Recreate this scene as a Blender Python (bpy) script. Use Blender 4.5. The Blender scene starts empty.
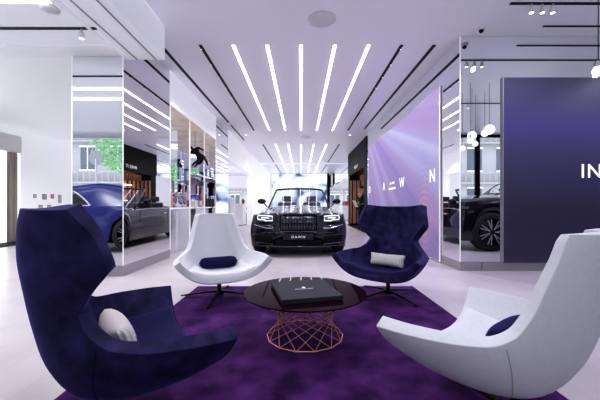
import bpy, bmesh, math, random
from mathutils import Vector, Matrix
random.seed(7)
PI = math.pi
C = bpy.context.scene.collection
sc = bpy.context.scene

# ------------------------------------------------------------------ materials
def mat(name, col=(.8, .8, .8), rough=.5, metal=0., **k):
    m = bpy.data.materials.new(name); m.use_nodes = True
    b = m.node_tree.nodes['Principled BSDF']
    b.inputs['Base Color'].default_value = (*col, 1)
    b.inputs['Roughness'].default_value = rough
    b.inputs['Metallic'].default_value = metal
    for kk, v in k.items():
        key = {'coat': 'Coat Weight', 'coatr': 'Coat Roughness', 'spec': 'Specular IOR Level', 'sheen': 'Sheen Weight',
               'sheenr': 'Sheen Roughness', 'sheent': 'Sheen Tint', 'emit': 'Emission Strength', 'emitc': 'Emission Color',
               'trans': 'Transmission Weight', 'alpha': 'Alpha'}[kk]
        b.inputs[key].default_value = (*v, 1) if isinstance(v, tuple) else v
    return m
def noise_col(m, c1, c2, scale=5, detail=4, coord='Object', stretch=(1, 1, 1), lo=.35, hi=.65, bump=0.):
    nt = m.node_tree; N = nt.nodes; L = nt.links; b = N['Principled BSDF']
    tc = N.new('ShaderNodeTexCoord'); mp = N.new('ShaderNodeMapping'); mp.inputs['Scale'].default_value = stretch
    nz = N.new('ShaderNodeTexNoise'); nz.inputs['Scale'].default_value = scale; nz.inputs['Detail'].default_value = detail
    cr = N.new('ShaderNodeValToRGB'); cr.color_ramp.elements[0].position = lo; cr.color_ramp.elements[1].position = hi
    cr.color_ramp.elements[0].color = (*c1, 1); cr.color_ramp.elements[1].color = (*c2, 1)
    L.new(tc.outputs[coord], mp.inputs[0]); L.new(mp.outputs[0], nz.inputs[0]); L.new(nz.outputs[0], cr.inputs[0])
    L.new(cr.outputs[0], b.inputs['Base Color'])
    if bump:
        bp = N.new('ShaderNodeBump'); bp.inputs['Strength'].default_value = bump; bp.inputs['Distance'].default_value = .01
        L.new(nz.outputs[0], bp.inputs['Height']); L.new(bp.outputs[0], b.inputs['Normal'])
    return m
def emis(name, col, s):
    m = bpy.data.materials.new(name); m.use_nodes = True; nt = m.node_tree; nt.nodes.clear()
    e = nt.nodes.new('ShaderNodeEmission'); e.inputs[0].default_value = (*col, 1); e.inputs[1].default_value = s
    o = nt.nodes.new('ShaderNodeOutputMaterial'); nt.links.new(e.outputs[0], o.inputs[0]); return m
M = {}
M['ceil'] = mat('ceiling_paint_glow', (.80, .79, .86), .35, emit=.10, emitc=(.8, .78, 1.))  # lavender screen light and a weak fill glow are put into the ceiling
M['ceil2'] = mat('ceiling_paint_left_glow', (.84, .85, .88), .4, emit=.16, emitc=(.9, .93, 1.))  # left ceiling emits a little itself to brighten that side
M['ceilwhite'] = mat('ceiling_band_glow', (.9, .9, .93), .4, emit=.12, emitc=(.9, .93, 1.))  # same added self-glow as the ceiling around it
M['wall'] = mat('white_wall_glow', (.88, .88, .90), .35, emit=.22, emitc=(.9, .92, 1.))  # walls glow slightly by themselves, brightness added in the material
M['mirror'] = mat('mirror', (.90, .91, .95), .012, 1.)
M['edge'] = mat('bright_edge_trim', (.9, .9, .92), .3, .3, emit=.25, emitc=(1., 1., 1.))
M['plinth'] = mat('brushed_plinth', (.42, .41, .44), .35, .6)
M['strip'] = emis('light_strip', (1, .985, 1), 4.5)
M['glow'] = emis('warm_glow', (1, .72, .45), 3.)
M['spotglow'] = emis('spot_glow', (1, .98, .95), 2.5)
M['black'] = mat('black_metal', (.008, .008, .010), .45, 0., spec=.12)
M['blackmat'] = mat('black_matt', (.006, .006, .007), .7, spec=.1)
M['grille'] = mat('speaker_grille', (.62, .62, .66), .6)
M['glassdark'] = mat('portal_gloss', (.006, .005, .007), .5, spec=.05)
M['amber'] = mat('amber_panel_glow', (.20, .085, .04), .3)
noise_col(M['amber'], (.05, .022, .015), (.55, .30, .20), 5, 3, stretch=(6, 9, .15))
M['amber'].node_tree.nodes['Principled BSDF'].inputs['Emission Color'].default_value = (.9, .45, .3, 1); M['amber'].node_tree.nodes['Principled BSDF'].inputs['Emission Strength'].default_value = .05  # glow of the lit recess is put into the panel itself
M['chrome'] = mat('chrome', (.75, .75, .78), .08, 1.)
M['darkchrome'] = mat('dark_chrome', (.16, .16, .19), .12, 1.)
M['whiteplastic'] = mat('white_plastic', (.85, .85, .87), .3)
M['bronze'] = mat('bronze_door_frame', (.32, .27, .25), .4, .3)

fl = mat('floor_concrete', (.6, .56, .62), .3, spec=.45)
noise_col(fl, (.47, .445, .475), (.62, .59, .625), 1.3, 8, lo=.3, hi=.7, stretch=(1, 1, 1))
def add_planks(m):
    nt = m.node_tree; N = nt.nodes; L = nt.links; b = N['Principled BSDF']
    tc = N.new('ShaderNodeTexCoord'); br = N.new('ShaderNodeTexBrick')
    mp = N.new('ShaderNodeMapping'); mp.inputs['Rotation'].default_value = (0, 0, PI/2)
    L.new(tc.outputs['Object'], mp.inputs[0]); L.new(mp.outputs[0], br.inputs[0])
    br.inputs['Scale'].default_value = 1.; br.inputs['Brick Width'].default_value = 2.4; br.inputs['Row Height'].default_value = .3
    br.inputs['Mortar Size'].default_value = .004; br.inputs['Color1'].default_value = (1, 1, 1, 1); br.inputs['Color2'].default_value = (.95, .935, .93, 1)
    br.inputs['Mortar'].default_value = (.88, .86, .87, 1)
    mx = N.new('ShaderNodeMix'); mx.data_type = 'RGBA'; mx.blend_type = 'MULTIPLY'; mx.inputs[0].default_value = 1.
    src = b.inputs['Base Color'].links[0].from_socket
    L.new(src, mx.inputs[6]); L.new(br.outputs[0], mx.inputs[7]); L.new(mx.outputs[2], b.inputs['Base Color'])
add_planks(fl); M['floor'] = fl

M['rug'] = mat('purple_rug', (.05, .01, .1), .9, sheen=.35, sheenr=.4, sheent=(.5, .2, .8), spec=.1)
noise_col(M['rug'], (.016, .003, .032), (.085, .024, .135), 5.0, 8, lo=.34, hi=.68, bump=.25)
M['bluevelvet'] = mat('indigo_velvet', (.01, .01, .06), .75, sheen=.32, sheenr=.35, sheent=(.28, .25, .9), spec=.15)
noise_col(M['bluevelvet'], (.010, .008, .036), (.042, .032, .125), 11, 8, lo=.34, hi=.74, bump=.12)
M['bluevelvet2'] = mat('indigo_velvet_dark', (.012, .011, .055), .8, sheen=.2, sheenr=.4, sheent=(.3, .25, .8), spec=.1)
M['whitefab'] = mat('pale_wool', (.64, .64, .70), .7, sheen=.15, spec=.25)
noise_col(M['whitefab'], (.68, .69, .735), (.715, .72, .765), 60, 3, bump=.1)
M['stitch'] = mat('stitching', (.42, .42, .46), .7)
M['cushwhite'] = mat('ribbed_cream_cushion', (.6, .56, .55), .8)
def ribs(m, c1, c2, scale, axis='X'):
    nt = m.node_tree; N = nt.nodes; L = nt.links; b = N['Principled BSDF']
    tc = N.new('ShaderNodeTexCoord'); w = N.new('ShaderNodeTexWave'); w.bands_direction = axis
    w.inputs['Scale'].default_value = scale; w.inputs['Distortion'].default_value = 1.5
    cr = N.new('ShaderNodeValToRGB'); cr.color_ramp.elements[0].color = (*c1, 1); cr.color_ramp.elements[1].color = (*c2, 1)
    L.new(tc.outputs['Object'], w.inputs[0]); L.new(w.outputs[0], cr.inputs[0]); L.new(cr.outputs[0], b.inputs['Base Color'])
    bp = N.new('ShaderNodeBump'); bp.inputs['Strength'].default_value = .5; bp.inputs['Distance'].default_value = .01
    L.new(w.outputs[0], bp.inputs['Height']); L.new(bp.outputs[0], b.inputs['Normal'])
ribs(M['cushwhite'], (.60, .56, .56), (.76, .72, .72), 18)
M['tabletop'] = mat('dark_plum_glass', (.014, .003, .008), .03, 0., spec=.04)
M['copper'] = mat('rose_copper_wire', (.90, .42, .34), .35, .4)
M['box'] = mat('charcoal_box', (.035, .035, .045), .6, spec=.15)
M['boxside'] = mat('charcoal_box_side', (.035, .05, .06), .5)
M['silverprint'] = mat('silver_print', (.8, .8, .84), .4, 0., emit=.25, emitc=(1., 1., 1.))
M['paintblack'] = mat('black_plum_paint', (.010, .009, .020), .12, .3, coat=.8, coatr=.02, spec=.3)
M['paintblue'] = mat('royal_blue_paint', (.008, .014, .15), .25, .0, coat=.35, coatr=.05, spec=.3)
M['paintjet'] = mat('jet_black_paint', (.007, .007, .010), .12, .2, coat=1., coatr=.02)
M['tyre'] = mat('tyre_rubber', (.012, .012, .013), .8)
M['rim'] = mat('wheel_alloy', (.5, .5, .54), .3, .4)
M['carglass'] = mat('car_window_glass', (.012, .014, .018), .03, 0., spec=.8)
M['drl'] = emis('headlamp_white', (.93, .96, 1), 1.1)
M['lamp'] = mat('headlamp_lens', (.25, .27, .32), .08, .5)
M['leather'] = mat('dark_leather', (.03, .028, .04), .45)
M['leather2'] = mat('red_leather', (.30, .05, .03), .45)
M['plate'] = mat('plate_black', (.010, .010, .018), .4)
M['letters'] = emis('white_lettering', (1, 1, 1), 1.05)
M['globe'] = emis('globe_lamp', (1, .97, 1), 1.3)
M['skin'] = mat('skin', (.55, .33, .25), .55); M['suit'] = mat('dark_suit', (.012, .013, .02), .8)
M['hair'] = mat('dark_brown_hair', (.03, .018, .012), .7); M['hair2'] = mat('auburn_hair', (.16, .06, .03), .7); M['shirt'] = mat('white_shirt', (.75, .76, .8), .7)
M['shoe'] = mat('black_shoes', (.01, .01, .01), .4); M['eye'] = mat('eye_dark', (.02, .015, .01), .3)
M['paper'] = mat('paper', (.8, .8, .78), .8)
M['pink'] = mat('pink_silk', (.72, .30, .34), .4); M['magenta'] = mat('magenta_silk', (.40, .28, .44), .4)
M['statue'] = mat('dark_bronze_statue', (.02, .018, .02), .3, .6)
M['clearglass'] = None
def glass_mat(name, tint=(1, 1, 1), amt=.1):
    m = bpy.data.materials.new(name); m.use_nodes = True; nt = m.node_tree; nt.nodes.clear()
    t = nt.nodes.new('ShaderNodeBsdfTransparent'); t.inputs[0].default_value = (*tint, 1)
    g = nt.nodes.new('ShaderNodeBsdfGlossy'); g.inputs['Roughness'].default_value = .02
    fr = nt.nodes.new('ShaderNodeFresnel'); fr.inputs[0].default_value = 1.5
    ad = nt.nodes.new('ShaderNodeMath'); ad.operation = 'ADD'; ad.inputs[1].default_value = amt; ad.use_clamp = True
    x = nt.nodes.new('ShaderNodeMixShader'); o = nt.nodes.new('ShaderNodeOutputMaterial')
    nt.links.new(fr.outputs[0], ad.inputs[0]); nt.links.new(ad.outputs[0], x.inputs[0])
    nt.links.new(t.outputs[0], x.inputs[1]); nt.links.new(g.outputs[0], x.inputs[2]); nt.links.new(x.outputs[0], o.inputs[0])
    return m
M['clearglass'] = glass_mat('clear_glass', (.97, .98, 1), .0)
M['screenglass'] = glass_mat('windscreen_glass', (.72, .78, .88), .10)

# ------------------------------------------------------------------ mesh helpers
def new_obj(name, bm, m, parent=None, smooth=False, mods=()):
    me = bpy.data.meshes.new(name); bmesh.ops.recalc_face_normals(bm, faces=bm.faces); bm.to_mesh(me); bm.free()
    for mm in (m if isinstance(m, (list, tuple)) else [m]): me.materials.append(mm)
    if smooth:
        for p in me.polygons: p.use_smooth = True
    o = bpy.data.objects.new(name, me); C.objects.link(o)
    if parent: o.parent = parent
    for t, kw in mods:
        md = o.modifiers.new(t, t)
        for k, v in kw.items(): setattr(md, k, v)
    return o
BEV = lambda w, s=2: ('BEVEL', dict(width=w, segments=s, limit_method='ANGLE'))
def box(bm, x0, x1, y0, y1, z0, z1, mx=None):
    v = [bm.verts.new((x, y, z)) for x in (x0, x1) for y in (y0, y1) for z in (z0, z1)]
    for f in ((0, 1, 3, 2), (4, 6, 7, 5), (0, 4, 5, 1), (2, 3, 7, 6), (0, 2, 6, 4), (1, 5, 7, 3)): bm.faces.new([v[i] for i in f])
    if mx is not None:
        for q in v: q.co = mx @ q.co
    return v
def B(name, dims, m, parent=None, bev=0., **k):
    bm = bmesh.new(); box(bm, *dims)
    return new_obj(name, bm, m, parent, mods=[BEV(bev)] if bev else ())
def tube(bm, pts, r, n=8, closed=False, taper=None):
    pts = [Vector(p) for p in pts]; rings = []; N = len(pts); up0 = None
    for i, p in enumerate(pts):
        a = pts[(i-1) % N] if (closed or i > 0) else p; b = pts[(i+1) % N] if (closed or i < N-1) else p
        d = (b-a).normalized()
        if up0 is None: up0 = Vector((0, 0, 1)) if abs(d.z) < .9 else Vector((1, 0, 0))
        s = d.cross(up0)
        if s.length < 1e-4: s = d.cross(Vector((0, 1, 0)))
        s.normalize(); u = s.cross(d).normalized(); up0 = u
        rr = r if taper is None else r*taper[i]
        rings.append([bm.verts.new(p + s*math.cos(2*PI*k/n)*rr + u*math.sin(2*PI*k/n)*rr) for k in range(n)])
    for i in range(N if closed else N-1):
        A, Bq = rings[i], rings[(i+1) % N]
        for k in range(n): bm.faces.new((A[k], A[(k+1) % n], Bq[(k+1) % n], Bq[k]))
    if not closed: bm.faces.new(rings[0][::-1]); bm.faces.new(rings[-1])
def lathe(bm, prof, n=24, c=(0, 0, 0), axis='Z'):
    rings = []; tip = []
    def P(r, h, a):
        if axis == 'Z': return (c[0]+r*math.cos(a), c[1]+r*math.sin(a), c[2]+h)
        if axis == 'X': return (c[0]+h, c[1]+r*math.cos(a), c[2]+r*math.sin(a))
        return (c[0]+r*math.cos(a), c[1]+h, c[2]+r*math.sin(a))
    for r, h in prof:
        if r < 1e-5: rings.append([bm.verts.new(P(0, h, 0))])
        else: rings.append([bm.verts.new(P(r, h, 2*PI*k/n)) for k in range(n)])
    for A, Bq in zip(rings, rings[1:]):
        for k in range(n):
            k2 = (k+1) % n
            f = [A[k % len(A)], A[k2 % len(A)], Bq[k2 % len(Bq)], Bq[k % len(Bq)]]
            g = []
            for v in f:
                if v not in g: g.append(v)
            if len(g) > 2: bm.faces.new(g)
    if len(rings[0]) > 1: bm.faces.new(rings[0][::-1])
    if len(rings[-1]) > 1: bm.faces.new(rings[-1])
def grid(bm, fn, nu, nv):
    vs = [[bm.verts.new(fn(i/nu, j/nv)) for j in range(nv+1)] for i in range(nu+1)]
    for i in range(nu):
        for j in range(nv):
            try: bm.faces.new((vs[i][j], vs[i+1][j], vs[i+1][j+1], vs[i][j+1]))
            except ValueError: pass
    return vs
def prism(bm, pts, h0, h1, plane='XZ'):
    def P(a, b, h): return {'XZ': (a, h, b), 'YZ': (h, a, b), 'XY': (a, b, h)}[plane]
    A = [bm.verts.new(P(a, b, h0)) for a, b in pts]; Bq = [bm.verts.new(P(a, b, h1)) for a, b in pts]
    n = len(pts)
    bm.faces.new(A); bm.faces.new(Bq[::-1])
    for i in range(n): bm.faces.new((A[i], Bq[i], Bq[(i+1) % n], A[(i+1) % n]))
def tag(o, label=None, cat=None, group=None, kind=None):
    if label: o['label'] = label
    if cat: o['category'] = cat
    if group: o['group'] = group
    if kind: o['kind'] = kind
    return o
def thing(name, label, cat, loc=(0, 0, 0), rz=0., group=None):
    o = bpy.data.objects.new(name, None); C.objects.link(o); o.location = loc; o.rotation_euler = (0, 0, rz)
    o.empty_display_size = .1
    return tag(o, label, cat, group)
def struct(name, o_or_dims, m=None, label=None, bev=0.):
    o = B(name, o_or_dims, m, bev=bev) if not hasattr(o_or_dims, 'name') else o_or_dims
    o['kind'] = 'structure'
    if label: o['label'] = label
    return o
def copy_tree(o, parent=None):
    c = o.copy(); C.objects.link(c)
    if parent: c.parent = parent
    for ch in list(o.children): copy_tree(ch, c)
    return c
def text_mesh(name, s, size, m, parent, loc, rot, extrude=.002, spacing=1., align='CENTER', xs=1., bold=0.):
    cu = bpy.data.curves.new(name, 'FONT'); cu.body = s; cu.size = size; cu.extrude = extrude; cu.align_x = align; cu.align_y = 'CENTER'
    cu.space_character = spacing; cu.offset = bold
    t = bpy.data.objects.new('tmp', cu); C.objects.link(t); bpy.context.view_layer.update()
    me = bpy.data.meshes.new_from_object(t.evaluated_get(bpy.context.evaluated_depsgraph_get()))
    bpy.data.objects.remove(t); me.materials.clear(); me.materials.append(m)
    o = bpy.data.objects.new(name, me); C.objects.link(o); o.location = loc; o.rotation_euler = rot; o.scale = (xs, 1, 1)
    if parent: o.parent = parent
    return o
def crom(P, t):
    n = len(P)-1; i = min(int(t), n-1); f = t-i
    p0, p1, p2, p3 = P[max(i-1, 0)], P[i], P[i+1], P[min(i+2, n)]
    return [.5*((2*b)+(-a+c)*f+(2*a-5*b+4*c-d)*f*f+(-a+3*b-3*c+d)*f**3) for a, b, c, d in zip(p0, p1, p2, p3)]
def lerp_tab(tab, y):
    if y <= tab[0][0]: return tab[0][1:]
    for a, b in zip(tab, tab[1:]):
        if y <= b[0]:
            t = (y-a[0])/(b[0]-a[0]); t = t*t*(3-2*t)*.5+t*.5
            return [p+(q-p)*t for p, q in zip(a[1:], b[1:])]
    return tab[-1][1:]

# ------------------------------------------------------------------ room shell
H = 3.56; HL = 3.09; XL = -2.49; XR = 2.41; ML = 4.34; MR = 4.70; XW = -7.8
WL, WR = -.6, -1.9          # window walls behind the photographer
struct('floor', (-9, 10, -16, 30, -.1, 0), M['floor'])
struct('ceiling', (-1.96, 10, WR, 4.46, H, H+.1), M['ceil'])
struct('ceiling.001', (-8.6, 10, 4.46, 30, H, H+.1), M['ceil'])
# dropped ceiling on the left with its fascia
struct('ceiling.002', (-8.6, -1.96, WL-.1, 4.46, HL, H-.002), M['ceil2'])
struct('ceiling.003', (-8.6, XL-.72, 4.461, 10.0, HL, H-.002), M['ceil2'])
struct('trim_1', (-8.6, XL, 4.05, 4.335, HL-.012, HL+.001), M['ceilwhite'], 'pale band along the dropped ceiling above the mirrored pier')
struct('trim_2', (-2.36, -2.34, WL, 4.45, HL-.006, HL+.001), M['plinth'])
struct('trim_3', (-2.09, -2.07, WL, 4.45, HL-.006, HL+.001), M['plinth'])
struct('trim_4', (-2.50, -2.47, WL, 4.33, HL-.03, HL+.001), M['ceilwhite'])
struct('trim_5', (XL, XR, 18.85, 18.97, H-.05, H+.001), M['edge'], 'thin bright line across the ceiling behind the car')

def mirror_box(name, dims, label):
    o = struct(name, dims, M['mirror'], label); return o
# left mirrored pier
mirror_box('wall_left', (-3.205, XL, ML, 5.90, .15, H-.004), 'mirror clad pier on the left reflecting two cars')
struct('baseboard_left', (-3.20, XL-.004, ML+.004, 5.897, 0, .15), M['plinth'])
struct('trim_6', (XL-.006, XL+.003, ML-.004, ML+.006, .15, H-.005), M['edge'])
struct('trim_7', (-3.211, -3.202, ML-.004, ML+.01, .15, HL), M['edge'])
struct('trim_8', (XL-.01, XL+.005, 5.885, 5.905, .15, H-.005), M['edge'])
# bay with merchandise
struct('wall_bay_back', (-3.5, -3.42, 5.90, 9.08, 0, 2.93), M['mirror'], 'mirrored back of the display bay')
bayc = mat('peach_glow_soffit', (.8, .62, .5), .4, emit=.22, emitc=(1., .82, .72))  # peach glow of the bay is built into the soffit colour and emission
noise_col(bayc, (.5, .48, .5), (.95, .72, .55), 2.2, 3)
struct('ceiling.004', (-3.5, XL-.03, 5.90, 9.08, 2.93, 3.0), bayc)
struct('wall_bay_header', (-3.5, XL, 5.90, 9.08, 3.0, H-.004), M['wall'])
struct('trim_9', (XL-.03, XL+.002, 5.90, 9.08, 2.92, 3.0), M['edge'])
mirror_box('wall_left_second', (-3.5, XL, 9.08, 10.6, .12, H-.004), 'second mirror clad pier beyond the display bay')
struct('baseboard_left_second', (-3.49, XL-.004, 9.085, 10.59, 0, .12), M['plinth'])
for k, y in enumerate((9.07, 10.6)):
    struct('trim_%d' % (10+k), (XL-.008, XL+.004, y-.008, y+.008, .12, H-.005), M['edge'])
for k, y in enumerate((6.98, 8.04)):
    struct('trim_%d' % (14+k), (XL-.03, XL, y-.005, y+.005, 0, 2.93), M['edge'])
    struct('wall_bay_fin_%d' % (k+1), (XL-.5, XL-.03, y-.01, y+.01, 1.0 if k else .95, 2.92), M['mirror'])
# opening to the left wing, header and long wall
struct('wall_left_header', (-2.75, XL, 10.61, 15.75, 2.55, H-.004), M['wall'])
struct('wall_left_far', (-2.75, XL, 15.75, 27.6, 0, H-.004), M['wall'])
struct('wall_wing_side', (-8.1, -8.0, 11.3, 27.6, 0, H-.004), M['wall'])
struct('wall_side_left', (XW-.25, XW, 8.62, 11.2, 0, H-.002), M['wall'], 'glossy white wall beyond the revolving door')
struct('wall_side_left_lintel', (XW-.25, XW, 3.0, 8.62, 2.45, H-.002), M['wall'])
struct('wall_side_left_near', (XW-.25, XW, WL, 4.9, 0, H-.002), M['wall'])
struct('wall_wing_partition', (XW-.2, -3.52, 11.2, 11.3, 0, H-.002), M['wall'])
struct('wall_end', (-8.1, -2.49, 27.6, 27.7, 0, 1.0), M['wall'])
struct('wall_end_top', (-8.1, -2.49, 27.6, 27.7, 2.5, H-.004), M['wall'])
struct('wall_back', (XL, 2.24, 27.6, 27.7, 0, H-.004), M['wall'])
# right side: purple screen wall, dark portal, opening
mirror_box('wall_right', (XR, 2.75, MR, 11.2, .14, H-.004), 'mirror clad wall carrying the lilac screen')
struct('baseboard_right', (XR+.004, 2.74, MR+.004, 11.2, 0, .14), M['plinth'])
mirror_box('wall_front_right', (2.75, 9.2, MR, MR+.2, .14, H-.004), 'mirror wall behind the dark screen')
struct('baseboard_front_right', (2.75, 9.2, MR+.004, MR+.2, 0, .14), M['plinth'])
struct('trim_12', (XR-.003, XR+.008, MR-.004, MR+.006, .14, H-.005), M['edge'])
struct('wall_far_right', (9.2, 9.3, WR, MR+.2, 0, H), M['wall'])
struct('wall_right_header', (XR, 2.6, 15.9, 26.7, 2.5, H-.004), M['mirror'], 'mirrored header over the far right opening')
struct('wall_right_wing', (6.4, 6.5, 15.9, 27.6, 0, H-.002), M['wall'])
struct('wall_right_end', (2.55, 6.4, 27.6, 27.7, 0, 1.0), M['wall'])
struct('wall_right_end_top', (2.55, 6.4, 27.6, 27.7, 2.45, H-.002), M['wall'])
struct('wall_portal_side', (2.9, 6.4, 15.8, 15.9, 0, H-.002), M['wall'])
struct('trim_13', (2.24, 2.5, 26.7, 26.8, 0, H-.003), M['black'], 'black post at the far end of the hall')

# dark portal (Y 11.4..15.8)
portal = thing('portal', 'tall glossy black portal with amber lit recess behind the dark wing chair', 'display wall', (XR, 13.6, 0))
def PB(name, d, m, p=portal, **k):
    x0, x1, y0, y1, z0, z1 = d; return B(name, (x0-XR, x1-XR, y0-13.6, y1-13.6, z0, z1), m, p, **k)
PB('header', (XR, 2.9, 11.4, 15.8, 2.45, H-.005), M['glassdark'])
PB('side_panel', (XR, 2.9, 11.21, 11.9, 0, 2.45), M['glassdark'])
PB('side_panel', (XR, 2.9, 15.3, 15.79, 0, 2.45), M['glassdark'])
PB('slatted_panel', (XR+.02, 3.9, 15.24, 15.29, .1, 2.2), M['amber'])
PB('back_panel', (3.9, 4.0, 11.3, 15.79, 0, 2.6), M['amber'])
PB('end_panel', (2.9, 3.9, 15.5, 15.7, 0, 2.6), M['amber'])
PB('recess_ceiling', (2.9, 3.9, 11.3, 15.79, 2.6, 2.7), M['blackmat'])
for k in range(9):
    PB('slat', (3.78, 3.88, 12.0+k*.4, 12.09+k*.4, .1, 2.5), M['blackmat'])
for k in range(6):
    PB('slat', (2.5+k*.2, 2.54+k*.2, 15.18, 15.235, .1, 2.2), M['glassdark'])
PB('light_shelf', (3.3, 3.75, 12.2, 15.2, 1.95, 1.99), M['glow'])
PB('light_shelf', (3.3, 3.75, 12.2, 15.2, 1.2, 1.24), M['glow'])
text_mesh('lettering', 'MAKE IT', .20, M['silverprint'], portal, (-.012, -.1, 2.66), (PI/2, 0, -PI/2), spacing=1.2)
struct('floor.001', (2.3, 3.95, 11.25, 15.7, .001, .012), M['blackmat'], 'dark mat in the black portal')

# window walls behind the camera
def window_wall(idx, x0, x1, y, ztop, n):
    f = bmesh.new()
    for i in range(n+1):
        x = x0+(x1-x0)*i/n; hw = .04 if idx == 1 else .07; box(f, x-hw, x+hw, y-.06, y+.06, 0, ztop)
    box(f, x0, x1, y-.055, y+.055, 0, .12); box(f, x0, x1, y-.055, y+.055, ztop-.1, ztop-.002)
    fr = new_obj('window_%d' % idx, f, M['black'] if idx == 2 else M['whiteplastic']); fr['kind'] = 'structure'
    g = B('window_glass', (x0, x1, y-.006, y+.006, .12, ztop-.1), M['clearglass'], fr)
    return fr
window_wall(1, -8.0, -2.0, WL, HL, 2)
window_wall(2, -1.9, 9.2, WR, H, 4)
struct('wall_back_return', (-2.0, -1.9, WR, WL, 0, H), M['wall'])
def rear_window(idx, x0, x1, y, z0, z1, n):
    f = bmesh.new()
    for i in range(n+1):
        x = x0+(x1-x0)*i/n; box(f, x-.04, x+.04, y-.05, y+.05, z0, z1)
    box(f, x0, x1, y-.045, y+.045, z0, z0+.06); box(f, x0, x1, y-.045, y+.045, z1-.06, z1)
    fr = new_obj('window_%d' % idx, f, M['whiteplastic']); fr['kind'] = 'structure'
    B('window_glass', (x0, x1, y-.005, y+.005, z0+.06, z1-.06), M['clearglass'], fr)
rear_window(3, -8.0, -2.5, 27.65, 1.0, 2.5, 4)
rear_window(4, 2.55, 6.4, 27.65, 1.0, 2.45, 3)

# revolving door in left side wall
door = thing('revolving_door', 'bronze framed glass revolving door in the white wall on the far left', 'door', (XW, 7.2, 0))
bm = bmesh.new(); box(bm, -.1, .25, -1.6, 1.2, 2.4, 2.85); new_obj('canopy', bm, M['whiteplastic'], door, mods=[BEV(.03)])
for y in (1.12, .98):
    bm = bmesh.new(); box(bm, .02, .12, y, y+.09, 0, 2.4); new_obj('post', bm, M['bronze'], door, mods=[BEV(.02)])
bm = bmesh.new(); grid(bm, lambda u, v: (.1-.9*math.sin(u*PI), .84-2.2*u, 2.4*v), 16, 1); new_obj('curved_glass', bm, M['clearglass'], door, smooth=True)
bm = bmesh.new(); box(bm, -.45, -.4, -1.2, .8, .05, 2.35)
for z in (.05, 1.1, 2.3): box(bm, -.47, -.38, -1.2, .8, z, z+.05)
new_obj('leaf', bm, M['chrome'], door)
bm = bmesh.new(); box(bm, -.02, .75, -1.5, 1.35, 0, .012); new_obj('threshold_mat', bm, M['blackmat'], door)

# notices on left wall
spec = [(9.08, 1.26, .11, .12, (.35, .36, .45)), (9.42, 1.25, .16, .16, (.25, .27, .36)), (9.72, 1.27, .13, .13, (.55, .12, .2)), (10.02, 1.2, .13, .26, (.4, .35, .42)), (9.28, .93, .15, .15, (.5, .3, .36)), (9.6, .94, .15, .13, (.42, .38, .42))]
labs = ['small grey outlined notice at the left end of the upper row', 'dark grey lined notice in the upper row on white wall', 'small red notice in the upper row on white wall', 'tall grey and red notice at the right end of the row', 'pinkish notice lower left on the white wall', 'greyish pink notice lower right on the white wall']
for (y, z, w, h, c), l in zip(spec, labs):
    t = thing('wall_notice', l, 'sign', (XW+.002, y, z), 0, 'small notices on the white wall')
    B('backing', (0, .008, -w/2, w/2, -h/2, h/2), mat('notice', c, .5), t)
    bm = bmesh.new()
    for q in range(3): box(bm, .008, .011, -w*.3, w*.3, -h*.33+q*h*.25, -h*.33+q*h*.25+h*.1)
    new_obj('print_lines', bm, M['paper'], t)

# ------------------------------------------------------------------ ceiling fittings
def strip(name, dims, label, group):
    x0, x1, y0, y1, z = dims
    t = thing(name, label, 'ceiling light', ((x0+x1)/2, (y0+y1)/2, z), 0, group)
    a, b = (x1-x0)/2, (y1-y0)/2
    bm = bmesh.new(); box(bm, -a-.012, a+.012, -b-.012, b+.012, -.008, -.001); new_obj('housing', bm, M['whiteplastic'], t)
    bm = bmesh.new(); box(bm, -a, a, -b, b, -.016, -.008); new_obj('diffuser', bm, M['strip'], t)
ordn = ['leftmost', 'second from the left', 'middle', 'second from the right', 'rightmost']
for i in range(5):
    X = (i-2)*.54
    strip('light_strip', (X-.024, X+.024, 4.95, 10.6, H), 'long white ceiling light strip, %s of the five in the near row' % ordn[i], 'near row of ceiling light strips')
    strip('light_strip', (X-.024, X+.024, 13.07, 18.4, H), 'white ceiling light strip, %s of the five over the car tail' % ordn[i], 'middle row of ceiling light strips')
    strip('light_strip', (X-.024, X+.024, 19.4, 24.6, H), 'short looking light strip, %s of the five farthest along the ceiling' % ordn[i], 'far row of ceiling light strips')
strip('light_strip', (-7.2, -2.57, 3.07, 3.19, HL), 'white light strip across the dropped ceiling at the top left corner', 'cross light strips on the dropped ceiling')
strip('light_strip', (-7.2, -2.57, 2.56, 2.66, HL), 'white light strip across the dropped ceiling nearer the photographer', 'cross light strips on the dropped ceiling')

def track(label, x0, y0, x1, y1, z, heads=(), w=.045):
    t = thing('ceiling_track', label, 'track light', ((x0+x1)/2, (y0+y1)/2, z), 0, 'black ceiling tracks')
    bm = bmesh.new(); cx, cy = (x0+x1)/2, (y0+y1)/2
    d = Vector((x1-x0, y1-y0, 0)); L = d.length; d.normalize(); s = Vector((-d.y, d.x, 0))
    mx = Matrix(((d.x, s.x, 0, 0), (d.y, s.y, 0, 0), (0, 0, 1, 0), (0, 0, 0, 1)))
    box(bm, -L/2, L/2, -w/2, w/2, -.012, -.001, mx); new_obj('rail', bm, M['black'], t)
    for h, (hx, hy, col) in enumerate(heads):
        bm = bmesh.new(); px, py = hx-cx, hy-cy
        g = 1. if col else .42
        lathe(bm, [(.012*g, -.012*g), (.012*g, -.05*g), (.028*g, -.055*g), (.034*g, -.12*g), (.030*g, -.125*g), (0, -.12*g)], 12, (px, py, 0))
        ho = new_obj('spot_head', bm, M['whiteplastic'] if col else M['black'], t, smooth=True)
        bm = bmesh.new(); lathe(bm, [(0, -.127*g), (.026*g, -.127*g), (.026*g, -.124*g), (0, -.124*g)], 12, (px, py, 0)); new_obj('lens', bm, M['spotglow'], ho)
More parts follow.
